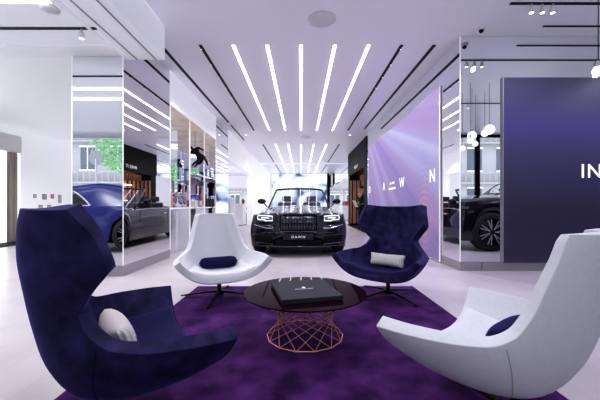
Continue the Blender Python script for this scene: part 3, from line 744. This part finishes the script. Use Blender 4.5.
text_mesh('lettering', 'DAWN', .066, M['silverprint'], pl, (0, -.058, .395), (PI/2, 0, 0), extrude=.001, spacing=1.5)
# winged mascot
bm = bmesh.new(); tube(bm, [(0, .10, .86), (0, .085, .90), (0, .07, .94), (0, .06, .965)], .012, 8, taper=[1.2, 1, .8, .6])
for s in (-1, 1): prism(bm, [(s*.004, .93), (s*.035, .965), (s*.05, .95), (s*.012, .905)], .085, .093)
new_obj('mascot', bm, M['chrome'], dawn, smooth=True)
# bonnet crease
bm = bmesh.new(); tube(bm, [(0, y, lerp_tab(tabD, y)[1]+.002) for y in (.12, .5, 1.0, 1.65)], .007, 6); new_obj('bonnet_strip', bm, M['chrome'], dawn, smooth=True)
# windscreen
def wsf(u, v, g=0):
    s = 2*u-1; hw = .76+(.625-.76)*v; y = 1.72+.78*v+.16*abs(s)**2.2*(1-.3*v); z = .985+.455*v-.05*abs(s)**2*(1-v)-.03*abs(s)**3*v; return (s*hw, y, z)
bm = bmesh.new(); grid(bm, wsf, 24, 10); ws = new_obj('windscreen', bm, M['screenglass'], dawn, smooth=True)
bm = bmesh.new(); tube(bm, [wsf(0, v/8) for v in range(8)]+[wsf(u/16, 1) for u in range(17)]+[wsf(1, 1-v/8) for v in range(1, 9)], .024, 8)
new_obj('windscreen_frame', bm, M['paintblack'], ws, smooth=True)
bm = bmesh.new(); tube(bm, [(p[0], p[1]-.02, p[2]-.02) for p in [wsf(0, v/8) for v in range(8)]+[wsf(u/16, 1) for u in range(17)]+[wsf(1, 1-v/8) for v in range(1, 9)]], .009, 6)
new_obj('bright_frame', bm, M['darkchrome'], ws, smooth=True)
# door mirrors
for s in (-1, 1):
    bm = bmesh.new(); bmesh.ops.create_uvsphere(bm, u_segments=16, v_segments=10, radius=1)
    for v in bm.verts: v.co = (s*.965+v.co.x*.11, 2.1+v.co.y*.06, 1.095+v.co.z*.07)
    mi = new_obj('door_mirror', bm, M['paintblack'], dawn, smooth=True)
    bm = bmesh.new(); tube(bm, [(s*.82, 2.12, .95), (s*.92, 2.1, 1.06)], .018, 6); new_obj('stalk', bm, M['paintblack'], mi)
# interior
bm = bmesh.new(); box(bm, -.72, .72, 1.86, 2.22, .55, .955); new_obj('dashboard', bm, M['leather'], dawn, mods=[BEV(.05, 3)])
bm = bmesh.new(); tube(bm, [(.36+.19*math.cos(2*PI*k/28), 2.36+.05*math.sin(2*PI*k/28), .94+.18*math.sin(2*PI*k/28)) for k in range(28)], .017, 8, True)
tube(bm, [(.18, 2.36, .94), (.54, 2.36, .94)], .02, 6); new_obj('steering_wheel', bm, M['leather'], dawn, smooth=True)
for y, nm in ((2.85, 'front_seat'), (3.6, 'rear_seat')):
    for s in (-1, 1):
        bm = bmesh.new(); box(bm, s*.36-.25, s*.36+.25, y-.25, y+.2, .55, .68); box(bm, s*.36-.25, s*.36+.25, y+.12, y+.26, .6, 1.08)
        se = new_obj(nm, bm, M['leather'], dawn, mods=[BEV(.05, 3)])
        bm = bmesh.new(); box(bm, s*.36-.13, s*.36+.13, y+.15, y+.24, 1.10, 1.26); new_obj('headrest', bm, M['leather'], se, mods=[BEV(.035, 3)])
# side chrome line & coach door seam
for s in (-1, 1):
    bm = bmesh.new(); pts = []
    for i in range(30):
        y = 1.7+2.9*i/29; w, zt, zs, sl = lerp_tab(tabD, y); pts.append((s*w*.93, y, zs+.012))
    tube(bm, pts, .010, 5); new_obj('chrome_strip', bm, M['chrome'], dawn, smooth=True)
    bm = bmesh.new()
    for y in (1.75, 3.3):
        pts = []
        for i in range(9):
            w, zt, zs, sl = lerp_tab(tabD, y); q = i/8; z = .86-(.6)*q; pts.append((s*(w*.998-.05*w*max(0, q-.55)**1.5*2), y, z))
        tube(bm, pts, .005, 5)
    new_obj('door_seam', bm, M['blackmat'], dawn)
    bm = bmesh.new(); box(bm, min(s*.955, s*.985), max(s*.955, s*.985), 3.0, 3.2, .76, .785); new_obj('door_handle', bm, M['chrome'], dawn)

# ---- royal blue fastback behind the photographer (seen in the left mirror)
blue = thing('fastback_car', 'royal blue fastback coupe parked by the street window, seen in the left mirror', 'car', (-7.53, 1.30, 0), -PI/2)
tabB = [(0, .95, .85, .80, .19), (.10, .96, .87, .81, .18), (.5, .97, .92, .84, .18), (1.0, .97, .97, .87, .18), (1.75, .965, 1.02, .93, .18), (3.0, .965, 1.0, .97, .18), (4.0, .97, 1.03, .98, .19), (4.9, .93, .98, .90, .26), (5.25, .86, .88, .82, .34)]
PB_ = dict(L=5.25, tab=tabB, R=.375, axles=(.86, 3.97), bowf=.26, bowr=.26); car_body(blue, PB_, M['paintblue'])
for ya in PB_['axles']:
    for s in (-1, 1): wheel(blue, s*.83, ya, .375, .25, s, 7)
tg = [(1.6, .84, .97, .74, 1.0), (2.0, .87, .94, .66, 1.22), (2.5, .88, .95, .62, 1.44), (3.1, .885, .96, .62, 1.50), (3.8, .88, .965, .60, 1.43), (4.4, .86, .955, .58, 1.24), (4.95, .80, .93, .56, .985)]
glasshouse(blue, tg, M['paintblue'], M['carglass'], 1.6, 4.95, pill=((1.75, 2.4, .42), (3.75, 4.55, .38)),
           panes=(dict(y=(2.1, 3.1), s=(.56, .95), top=lambda y: .56+.38*max(0, (y-2.55)/.55)**1.3+.3*max(0, (2.6-y)/.5)**1.2),))
for s in (-1, 1):
    bm = bmesh.new(); tube(bm, [(s*lerp_tab(tabB, y)[0]*.99, y, .30) for y in (1.35, 2, 2.8, 3.45)], .012, 5); new_obj('sill_trim', bm, M['chrome'], blue)
    bm = bmesh.new(); box(bm, min(s*.84, s*.62), max(s*.84, s*.62), 5.13, 5.17, .72, .86); new_obj('tail_lamp', bm, mat('tail_lamp', (.5, .01, .01), .2), blue, mods=[BEV(.01)])

# ---- jet black tall car behind (seen in the right mirror)
suv = thing('black_suv', 'tall jet black luxury car by the street window, seen in the right mirror', 'car', (3.22, 1.80, 0), -PI/2)
tabS = [(0, .97, 1.10, 1.03, .24), (.10, .98, 1.14, 1.06, .23), (.5, .99, 1.20, 1.09, .23), (1.0, 1.0, 1.24, 1.12, .24), (1.75, 1.0, 1.26, 1.15, .24), (3.0, 1.0, 1.24, 1.16, .24), (4.3, 1.0, 1.22, 1.15, .25), (5.0, .98, 1.18, 1.12, .3), (5.34, .94, 1.12, 1.06, .36)]
PS = dict(L=5.34, tab=tabS, R=.42, axles=(.86, 4.15), bowf=.2, bowr=.15); bow_s = car_body(suv, PS, M['paintjet'])
for ya in PS['axles']:
    for s in (-1, 1): wheel(suv, s*.86, ya, .42, .27, s, 7)
tg2 = [(1.5, .86, 1.18, .76, 1.24), (2.1, .92, 1.15, .72, 1.60), (2.6, .93, 1.15, .72, 1.80), (3.6, .93, 1.15, .72, 1.83), (4.6, .92, 1.15, .70, 1.76), (5.15, .88, 1.13, .70, 1.25)]
glasshouse(suv, tg2, M['paintjet'], M['carglass'], 1.5, 5.15, pill=((1.6, 2.5, .42), (4.75, 5.1, .38)), panes=(dict(y=(2.1, 3.3), s=(.55, .95), top=lambda y: .55+.35*max(0, (2.6-y)/.5)), dict(y=(3.36, 4.7), s=(.55, .95))))
for s in (-1, 1):
    bm = bmesh.new(); bmesh.ops.create_uvsphere(bm, u_segments=14, v_segments=8, radius=1)
    for v in bm.verts: v.co = (s*1.07+v.co.x*.12, 2.0+v.co.y*.07, 1.3+v.co.z*.09)
    new_obj('door_mirror', bm, M['paintjet'], suv, smooth=True)
    bm = bmesh.new()
    def f(u, v, s=s): p = bow_s((s*(.55+.34*u), 0, .88+.13*v)); return (p[0], p[1]-.015, p[2])
    grid(bm, f, 8, 2); new_obj('headlamp', bm, M['drl'], suv)
    bm = bmesh.new(); box(bm, min(s*.965, s*1.0), max(s*.965, s*1.0), .14, .36, .92, .97); new_obj('side_lamp', bm, M['lamp'], suv)
bm = bmesh.new(); box(bm, -.36, .36, -.03, .06, .52, 1.05); sg_ = new_obj('grille', bm, M['chrome'], suv, mods=[BEV(.01)])
bm = bmesh.new()
for k in range(15): box(bm, -.315+k*.045-.012, -.315+k*.045+.012, -.04, -.03, .56, 1.01)
new_obj('vane', bm, M['blackmat'], sg_)

# ------------------------------------------------------------------ globe pendants near the right window
gl = [(3.02, 3.15, 2.36, .06), (3.75, 2.6, 2.52, .11), (4.15, 2.4, 2.62, .09), (4.45, 2.75, 2.48, .10), (3.55, 2.9, 2.35, .07), (3.95, 2.9, 2.58, .12), (4.35, 3.1, 2.40, .08), (3.7, 2.3, 2.3, .07), (4.7, 2.4, 2.55, .09), (4.05, 2.2, 2.42, .07)]
gn = ['nearest the camera at the right edge', 'large one over the black car wheel', 'behind the large ones', 'over the black car windscreen', 'small one at the low left', 'largest one in the cluster', 'small one closest to the mirror wall', 'small low one at the back left', 'farthest right of the cluster', 'small one near the street window']
for (x, y, z, r), n_ in zip(gl, gn):
    r *= .85
    t = thing('globe_pendant', 'white globe pendant lamp, ' + n_, 'pendant lamp', (x, y, z), 0, 'cluster of globe pendants')
    bm = bmesh.new(); bmesh.ops.create_uvsphere(bm, u_segments=24, v_segments=14, radius=r); new_obj('globe', bm, M['globe'], t, smooth=True)
    bm = bmesh.new(); lathe(bm, [(.02, r-.005), (.02, r+.05), (.0, r+.05)], 12); new_obj('cap', bm, M['chrome'], t)
    bm = bmesh.new(); tube(bm, [(0, 0, r+.04), (0, 0, H-z)], .004, 6); new_obj('cord', bm, M['black'], t)

# ------------------------------------------------------------------ people
def skinbody(name, joints, edges, m, parent, sub=2):
    """joints: dict name->(x,y,z,r)"""
    me = bpy.data.meshes.new(name); ks = list(joints); me.from_pydata([joints[k][:3] for k in ks], [(ks.index(a), ks.index(b)) for a, b in edges], [])
    o = bpy.data.objects.new(name, me); C.objects.link(o); o.modifiers.new('s', 'SKIN')
    for i, k in enumerate(ks):
        r = joints[k][3]; rr = r if isinstance(r, tuple) else (r, r)
        me.skin_vertices[0].data[i].radius = rr
    me.skin_vertices[0].data[0].use_root = True
    sb = o.modifiers.new('ss', 'SUBSURF'); sb.levels = sub; sb.render_levels = sub
    bpy.context.view_layer.update()
    m2 = bpy.data.meshes.new_from_object(o.evaluated_get(bpy.context.evaluated_depsgraph_get())); bpy.data.objects.remove(o)
    m2.materials.clear(); m2.materials.append(m)
    for p in m2.polygons: p.use_smooth = True
    o = bpy.data.objects.new(name, m2); C.objects.link(o); o.parent = parent; return o
def person(label, loc, rz, J, hairm, suit, extra_hair=0.):
    """J gives joint positions; body faces local -Y"""
    root = thing('person', label, 'person', loc, rz)
    E = [('pel', 'waist'), ('waist', 'chest'), ('chest', 'neck'), ('neck', 'head'), ('head', 'crown')]
    R = dict(pel=(.13, .10), waist=(.125, .09), chest=(.16, .11), neck=.055, head=(.078, .09), crown=(.065, .075))
    for s in 'lr':
        E += [('chest', 'sh'+s), ('sh'+s, 'el'+s), ('el'+s, 'wr'+s), ('wr'+s, 'ha'+s), ('pel', 'hip'+s), ('hip'+s, 'kn'+s), ('kn'+s, 'an'+s), ('an'+s, 'to'+s)]
        R.update({'sh'+s: .062, 'el'+s: .042, 'wr'+s: .028, 'ha'+s: (.034, .02), 'hip'+s: .085, 'kn'+s: .058, 'an'+s: .04, 'to'+s: .036})
        wr, ha = Vector(J['wr'+s]), Vector(J['ha'+s]); d = (ha-wr).normalized(); sd = d.cross(Vector((0, 1, .2))).normalized()
        for k in range(4):
            nm = 'f%d%s' % (k, s); J[nm] = tuple(ha+d*(.085-.01*abs(k-1.4))+sd*(.022*(k-1.5))+Vector((0, .012, 0))); E.append(('ha'+s, nm)); R[nm] = .009
        nm = 'th'+s; J[nm] = tuple(wr+d*.05+sd*(-.05)); E.append(('wr'+s, nm)); R[nm] = .011
    skinbody('body', {k: (*J[k], R[k]) for k in J}, E, M['skin'], root)
    infl = 1.17
    tk = ['pel', 'waist', 'chest', 'shl', 'ell', 'wrl', 'shr', 'elr', 'wrr']
    TE = [e for e in E if e[0] in tk and e[1] in tk]
    def sc_(r, k): return tuple(q*k for q in r) if isinstance(r, tuple) else r*k
    skinbody('jacket', {k: (*J[k], sc_(R[k], infl*(1.18 if k[:2] in ('wr', 'el') else 1))) for k in tk}, TE, suit, root)
    lk = ['pel', 'hipl', 'knl', 'anl', 'hipr', 'knr', 'anr']
    skinbody('trousers', {k: (*J[k], sc_(R[k], 1.15 if k != 'anl' and k != 'anr' else 1.5)) for k in lk}, [e for e in E if e[0] in lk and e[1] in lk], suit, root)
    for s in 'lr': skinbody('shoe', {'a': (*J['an'+s], .045), 'b': (*J['to'+s], .045)}, [('a', 'b')], M['shoe'], root)
    h, c = Vector(J['head']), Vector(J['crown']); up = (c-h).normalized()
    bm = bmesh.new(); bmesh.ops.create_uvsphere(bm, u_segments=18, v_segments=12, radius=1)
    for v in bm.verts: v.co = h+up*.06+Vector((v.co.x*.088, v.co.y*.10+.022, v.co.z*(.085+extra_hair)-extra_hair*.5))
    new_obj('hair', bm, hairm, root, smooth=True)
    bm = bmesh.new()
    for s in (-1, 1):
        bmesh.ops.create_uvsphere(bm, u_segments=8, v_segments=6, radius=.012, matrix=Matrix.Translation(h+Vector((s*.032, -.088, .02))))
    new_obj('eyes', bm, M['eye'], root)
    bm = bmesh.new(); tube(bm, [h+Vector((0, -.088, .02)), h+Vector((0, -.11, -.015))], .013, 6, taper=[.6, 1.1]); tube(bm, [h+Vector((-.024, -.088, -.045)), h+Vector((.024, -.088, -.045))], .006, 6)
    for s in (-1, 1): tube(bm, [h+Vector((s*.084, .0, -.02)), h+Vector((s*.088, .008, .03))], .014, 6)
    new_obj('face_features', bm, M['skin'], root, smooth=True)
    return root
JS = dict(pel=(0, 0, .98), waist=(0, 0, 1.12), chest=(0, .01, 1.38), neck=(0, 0, 1.54), head=(0, -.015, 1.64), crown=(0, 0, 1.74),
          shl=(.19, 0, 1.45), ell=(.25, .03, 1.16), wrl=(.12, -.2, 1.08), hal=(.05, -.26, 1.07), shr=(-.19, 0, 1.45), elr=(-.25, .03, 1.16), wrr=(-.12, -.19, 1.04), har=(-.05, -.25, 1.03),
          hipl=(.10, 0, .93), knl=(.11, -.01, .50), anl=(.11, .02, .09), tol=(.12, -.13, .045), hipr=(-.10, 0, .93), knr=(-.12, -.02, .50), anr=(-.13, .02, .09), tor=(-.15, -.13, .045))
man = person('man in a dark suit standing with papers at the black portal', (2.44, 12.5, .0), -PI/2*.75, dict(JS), M['hair'], M['suit'])
bm = bmesh.new(); box(bm, -.11, .11, -.005, .005, -.15, .15); pp = new_obj('papers', bm, M['paper'])
pp.location = (2.44-.27, 12.38, 1.05); pp.rotation_euler = (.5, 0, -PI/2*.75); tag(pp, 'sheet of papers held by the man at the black portal', 'papers')
JT = dict(pel=(0, 0, .52), waist=(0, -.02, .66), chest=(0, -.08, .92), neck=(0, -.13, 1.08), head=(0, -.18, 1.17), crown=(0, -.2, 1.27),
          shl=(.18, -.09, .98), ell=(.22, -.25, .78), wrl=(.1, -.44, .78), hal=(.08, -.5, .78), shr=(-.18, -.09, .98), elr=(-.22, -.25, .78), wrr=(-.1, -.44, .78), har=(-.08, -.5, .78),
          hipl=(.10, -.04, .50), knl=(.12, -.46, .50), anl=(.12, -.44, .09), tol=(.12, -.58, .045), hipr=(-.10, -.04, .50), knr=(-.12, -.46, .50), anr=(-.12, -.44, .09), tor=(-.12, -.58, .045))
person('person in black with auburn hair seated at a white desk in the left wing', (-3.35, 17.2, 0), PI*.35, dict(JT), M['hair2'], M['suit'], .06)

# ------------------------------------------------------------------ left wing furniture
def stool(loc, label):
    t = thing('stool', label, 'stool', loc)
    bm = bmesh.new(); lathe(bm, [(0, .36), (.19, .36), (.2, .38), (.2, .41), (.18, .43), (0, .43)], 20); new_obj('seat', bm, M['blackmat'], t, smooth=True)
    bm = bmesh.new(); lathe(bm, [(.18, 0), (.18, .015), (.03, .03), (.025, .36), (0, .36)], 20); new_obj('pedestal', bm, M['chrome'], t, smooth=True)
stool((-3.35, 17.2, 0), 'black round stool under the seated person in the left wing')
def desk(loc, w, d, h, label, cat='desk'):
    t = thing('white_counter', label, cat, loc)
    B('carcass', (-w/2, w/2, -d/2, d/2, .05, h-.03), M['whiteplastic'], t, bev=.005); B('worktop', (-w/2-.02, w/2+.02, -d/2-.02, d/2+.02, h-.03, h), M['ceilwhite'], t, bev=.004)
    B('toe_kick', (-w/2+.03, w/2-.03, -d/2+.03, d/2-.03, 0, .05), M['plinth'], t)
    return t
desk((-2.98, 12.4, 0), .5, .9, 1.28, 'tall white counter just inside the left opening')
desk((-3.05, 15.4, 0), .5, 1.0, 1.05, 'lower white cabinet in front of the seated person')
desk((-4.0, 16.9, 0), .5, 1.1, .74, 'white desk beside the seated person in the left wing')
mon = thing('monitor', 'black computer monitor on the white desk in the left wing', 'monitor', (-4.0, 16.8, .74))
B('panel', (-.28, .28, -.01, .01, .12, .46), M['black'], mon, bev=.004); B('foot', (-.1, .1, -.08, .08, 0, .012), M['black'], mon); B('neck', (-.02, .02, -.0, .02, .012, .2), M['black'], mon)
# right wing desk
t = desk((3.1, 20.5, 0), .9, 1.6, .95, 'pale counter in the far right wing beyond the black portal')
for i, (y, hh, c) in enumerate(((20.1, .28, 'red'), (20.5, .22, 'black'), (20.9, .3, 'blue'))):
    col = {'red': (.5, .05, .04), 'black': (.02, .02, .02), 'blue': (.05, .1, .4)}[c]
    q = thing('display_case', '%s boxed item on the pale counter in the far right wing' % c, 'box', (2.95, y, .95))
    B('base', (-.14, .14, -.14, .14, 0, hh*.75), mat('case_'+c, col, .4), q, bev=.006); B('lid', (-.145, .145, -.145, .145, hh*.75, hh), mat('lid_'+c, tuple(v*.8 for v in col), .3), q, bev=.006)

# ------------------------------------------------------------------ display bay goods
def shelf_unit(y0, y1, z, label):
    t = thing('glass_shelf', label, 'shelf', (-3.0, (y0+y1)/2, z), 0, 'glass shelves in the display bay')
    B('board', (-.42, .40, -(y1-y0)/2, (y1-y0)/2, 0, .025), M['whiteplastic'], t, bev=.003); B('edge_light', (.40, .412, -(y1-y0)/2, (y1-y0)/2, 0, .025), M['edge'], t)
shelf_unit(6.1, 7.5, .92, 'lower white shelf in the near half of the display bay'); shelf_unit(7.7, 9.0, .92, 'lower white shelf in the far half of the display bay')
shelf_unit(7.7, 9.0, 1.75, 'upper white shelf in the far half of the display bay')
plin = thing('display_plinth', 'white and silver plinth under the near shelf of the display bay', 'plinth', (-2.95, 6.8, 0))
B('block', (-.3, .3, -.55, .55, .0, .92), mat('silver_block', (.7, .72, .78), .15, .8), plin, bev=.01); B('cap', (-.31, .31, -.56, .56, .905, .918), M['whiteplastic'], plin)
plin2 = copy_tree(plin); plin2.location = (-2.95, 8.35, 0); plin2['label'] = 'white and silver plinth under the far shelf of the display bay'
def vase(loc, m, label, prof, cat='vase'):
    t = thing('silk_bottle', label, cat, loc)
    bm = bmesh.new(); lathe(bm, prof, 20); new_obj('body', bm, m, t, smooth=True)
    bm = bmesh.new(); top = prof[-2]; lathe(bm, [(top[0]*1.15, top[1]-.01), (top[0]*1.15, top[1]+.03), (0, top[1]+.03)], 16); new_obj('cap', bm, M['chrome'], t, smooth=True)
bot = [(0, 0), (.085, 0), (.09, .2), (.085, .3), (.03, .38), (.026, .52), (0, .52)]
vase((-2.80, 6.55, .945), M['pink'], 'tall pink bottle nearest on the near shelf of the bay', bot)
vase((-2.85, 7.15, .945), M['pink'], 'tall pink bottle farther along the near shelf of the bay', bot)
vase((-2.72, 6.85, .945), M['chrome'], 'silver vase between the two pink bottles', [(0, 0), (.07, 0), (.11, .12), (.06, .25), (.08, .3), (0, .3)])
for k, (y, m, l) in enumerate(((7.95, 'magenta', 'magenta garment hanging nearest in the far half of the bay'), (8.2, 'pink', 'pink garment hanging second in the far half of the bay'), (8.45, 'magenta', 'magenta garment hanging third, in the far half of the bay'), (8.62, 'suit', 'black garment hanging last in the far half of the bay'))):
    t = thing('hanging_garment', l, 'garment', (-2.78, y, 1.70), .3, 'garments hanging in the display bay')
    bm = bmesh.new(); prism(bm, [(-.03, 0), (.03, 0), (.12, -.05), (.11, -.18), (.07, -.18), (.08, -.42), (-.08, -.42), (-.07, -.18), (-.11, -.18), (-.12, -.05)], -.02, .02); new_obj('cloth', bm, M[m], t, mods=[BEV(.01)])
    bm = bmesh.new(); tube(bm, [(0, 0, 0), (0, 0, .03), (.015, 0, .04)], .004, 6); tube(bm, [(-.12, 0, -.03), (0, 0, .0), (.12, 0, -.03)], .005, 6); new_obj('hanger', bm, M['chrome'], t)
bg = thing('leather_case', 'black leather case leaning on the far shelf of the bay', 'bag', (-2.75, 8.86, .945), .2)
B('body', (-.09, .09, -.16, .16, 0, .24), M['leather'], bg, bev=.02); bm = bmesh.new(); tube(bm, [(0, -.07, .23), (0, -.06, .3), (0, .06, .3), (0, .07, .23)], .01, 6); new_obj('handle', bm, M['leather'], bg)
for y, x in ((7.9, -2.75), (8.25, -2.7)):
    t = thing('gift_box', 'white gift box on the far shelf, %s' % ('nearer the hall' if y < 8 else 'beside the leather case'), 'box', (x, y, .945))
    B('base', (-.1, .1, -.12, .12, 0, .13), M['paper'], t, bev=.004); B('lid', (-.105, .105, -.125, .125, .13, .17), M['whiteplastic'], t, bev=.004)
# suspended dark figure
st = thing('hanging_sculpture', 'dark leaping figure sculpture hung high in the display bay', 'sculpture', (-2.62, 7.95, 2.27), -.3)
SJ = dict(p=(0, 0, 0, .06), c=(-.12, 0, .12, .065), n=(-.2, 0, .18, .03), h=(-.25, 0, .24, .05), a1=(-.05, .02, .22, .03), a2=(.1, .05, .14, .02), b1=(-.26, -.03, .08, .03), b2=(-.30, -.06, -.05, .02),
          l1=(.12, .03, -.02, .045), l2=(.2, .04, -.16, .03), l3=(.24, .04, -.26, .02), m1=(.02, -.04, -.14, .045), m2=(-.1, -.06, -.2, .03), m3=(-.16, -.06, -.28, .02))
skinbody('figure', SJ, [('p', 'c'), ('c', 'n'), ('n', 'h'), ('c', 'a1'), ('a1', 'a2'), ('c', 'b1'), ('b1', 'b2'), ('p', 'l1'), ('l1', 'l2'), ('l2', 'l3'), ('p', 'm1'), ('m1', 'm2'), ('m2', 'm3')], M['statue'], st)
bm = bmesh.new(); tube(bm, [(-.12, 0, .15), (-.12, 0, .655)], .003, 6); new_obj('cable', bm, M['black'], st)

# ------------------------------------------------------------------ street outside the windows
fac = mat('stone_facade', (.33, .33, .34), .8)
facw = mat('facade_window', (.06, .08, .11), .2)
def building(x0, x1, y, hz, label, flip=1, n=8):
    t = thing('building', label, 'building', ((x0+x1)/2, y, -.1)); w = (x1-x0)/2; s = flip
    yb = sorted((0, -s*4)); B('facade', (-w, w, yb[0], yb[1], 0, hz), fac, t)
    for fl_ in range(int(hz/3)):
        for k in range(n):
            x = -w+2*w*(k+.5)/n; z = .7+fl_*3.1
            yy = sorted((s*.0, s*.06)); f = B('window', (x-.55, x+.55, yy[0], yy[1], z, z+1.7), facw, t)
            bm = bmesh.new(); yy = sorted((s*.06, s*.1))
            box(bm, x-.62, x+.62, yy[0], yy[1], z+1.7, z+1.82); box(bm, x-.62, x+.62, yy[0], yy[1], z-.1, z); box(bm, x-.03, x+.03, yy[0], yy[1], z, z+1.7)
            new_obj('window_frame', bm, M['whiteplastic'], f)
        bm = bmesh.new(); yy = sorted((0, s*.5)); z = 2.75+fl_*3.1; box(bm, -w, w, yy[0], yy[1], z, z+.1)
        for k in range(n*5):
            x = -w+2*w*(k+.5)/(n*5); box(bm, x-.03, x+.03, yy[0] if s < 0 else yy[1]-.06, yy[0]+.06 if s < 0 else yy[1], z+.1, z+.8)
        y2 = sorted((s*.42, s*.5)); box(bm, -w, w, y2[0], y2[1], z+.8, z+.88); new_obj('balcony', bm, fac, t)
building(-22, 24, -15.0, 9, 'pale stone building across the street with balconies, seen in the mirrors', 1, 20)
building(-16, 14, 40, 9, 'pale stone building beyond the far windows at the end of the hall', -1, 14)
M['sign'] = mat('sign_back', (.2, .2, .22), .6)
sg = thing('street_sign', 'round traffic sign on a post outside the left street window', 'sign', (-8.7, -4.5, .45))
bm = bmesh.new(); lathe(bm, [(0, 0), (.31, 0), (.31, .03), (0, .03)], 32, (0, 0, 2.55), 'Y'); new_obj('disc', bm, M['sign'], sg)
bm = bmesh.new(); tube(bm, [(0, .02, 0), (0, .02, 2.5)], .035, 8); new_obj('post', bm, M['plinth'], sg)
tr = thing('street_tree', 'leafy green tree outside the left street window', 'tree', (-8.1, -5.6, 0))
bm = bmesh.new(); tube(bm, [(0, 0, 0), (.05, 0, 1.5), (0, 0, 3.2)], .1, 8, taper=[1.2, 1, .7]); new_obj('trunk', bm, mat('bark', (.12, .09, .07), .9), tr)
bm = bmesh.new()
for k in range(1400):
    a, b_ = random.uniform(0, 2*PI), random.uniform(-1, 1); r = random.uniform(.4, 1.)**.5; q = math.sqrt(1-b_*b_)
    c = Vector((1.4*r*q*math.cos(a), 1.2*r*q*math.sin(a), 3.6+1.2*r*b_)); n1 = Vector((random.uniform(-1, 1), random.uniform(-1, 1), random.uniform(-1, 1))).normalized(); n2 = n1.orthogonal().normalized()
    vv = [bm.verts.new(c+n1*.1), bm.verts.new(c+n2*.06), bm.verts.new(c-n1*.1), bm.verts.new(c-n2*.06)]; bm.faces.new(vv)
new_obj('foliage', bm, mat('leaf_green', (.16, .36, .14), .6, emit=.3, emitc=(.2, .5, .2)), tr)

# ------------------------------------------------------------------ lights
def area(name, loc, rot, sx, sy, e, col=(1, 1, 1)):
    l = bpy.data.lights.new(name, 'AREA'); l.shape = 'RECTANGLE'; l.size = sx; l.size_y = sy; l.energy = e; l.color = col
    o = bpy.data.objects.new(name, l); C.objects.link(o); o.location = loc; o.rotation_euler = rot; return o
def spot(loc, e, ang=110, col=(1, .97, .98), r=.03, tgt=None):
    l = bpy.data.lights.new('track_and_fill_spot', 'SPOT'); l.energy = e; l.spot_size = math.radians(ang); l.spot_blend = .8; l.shadow_soft_size = r; l.color = col
    o = bpy.data.objects.new('track_and_fill_spot', l); C.objects.link(o); o.location = loc
    if tgt: o.rotation_euler = (Vector(tgt)-Vector(loc)).to_track_quat('-Z', 'Y').to_euler()
for x, y, e, c in ((-1.61, 6.0, 150, (1, .95, 1)), (1.61, 6.0, 150, (.9, .85, 1)), (-1.61, 9, 120, (1, .95, 1)), (1.61, 9, 120, (.95, .9, 1)), (-1.61, 14.5, 90, (1, 1, 1)), (1.61, 14.5, 90, (1, 1, 1)), (0, 20, 150, (1, 1, 1))):
    spot((x, y, H-.16), e, 140, c)
for x, y, e, c in ((-2.6, 3.6, 90, (1, .96, .97)), (-5.2, 3.6, 130, (1, 1, 1)), (-5.5, 7.5, 190, (1, 1, 1)), (3.05, 3.9, 110, (.78, .74, 1)), (5.5, 3.6, 120, (.8, .78, 1))):
    spot((x, y, (HL if x < -2 else H)-.16), e, 150, c)
for q in ((1.7, 1.0), (-1.6, .4), (0, 3.0)): spot((*q, H-.1), 75, 150, (.96, .95, 1), .15)  # fill spots added to brighten the near chairs, away from any track
spot((-4.8, 15.5, H-.1), 170, 165); spot((-5, 22, H-.1), 170, 165); spot((4.5, 21, H-.1), 200, 165)
spot((3.3, 13.6, 2.5), 12, 150, (1, .7, .45), .05)

w = bpy.data.worlds.new('World'); sc.world = w; w.use_nodes = True
w.node_tree.nodes['Background'].inputs[0].default_value = (.92, .95, 1, 1); w.node_tree.nodes['Background'].inputs[1].default_value = 2.2

# ------------------------------------------------------------------ camera & render
cd = bpy.data.cameras.new('Camera'); cam = bpy.data.objects.new('Camera', cd); C.objects.link(cam)
cam.location = (0, 0, 1.0); cam.rotation_euler = (PI/2, 0, 0); cd.sensor_width = 36; cd.lens = 310/600*36
cd.shift_x = -1/600; cd.shift_y = 5/600; cd.clip_start = .05; cd.clip_end = 200
sc.camera = cam
sc.view_settings.view_transform = 'Standard'; sc.view_settings.look = 'Medium High Contrast'; sc.view_settings.exposure = .24
sc.cycles.use_denoising = True; sc.cycles.max_bounces = 12; sc.cycles.glossy_bounces = 8; sc.cycles.diffuse_bounces = 4; sc.cycles.transparent_max_bounces = 12
sc.cycles.caustics_reflective = False; sc.cycles.caustics_refractive = False; sc.cycles.sample_clamp_indirect = 6.
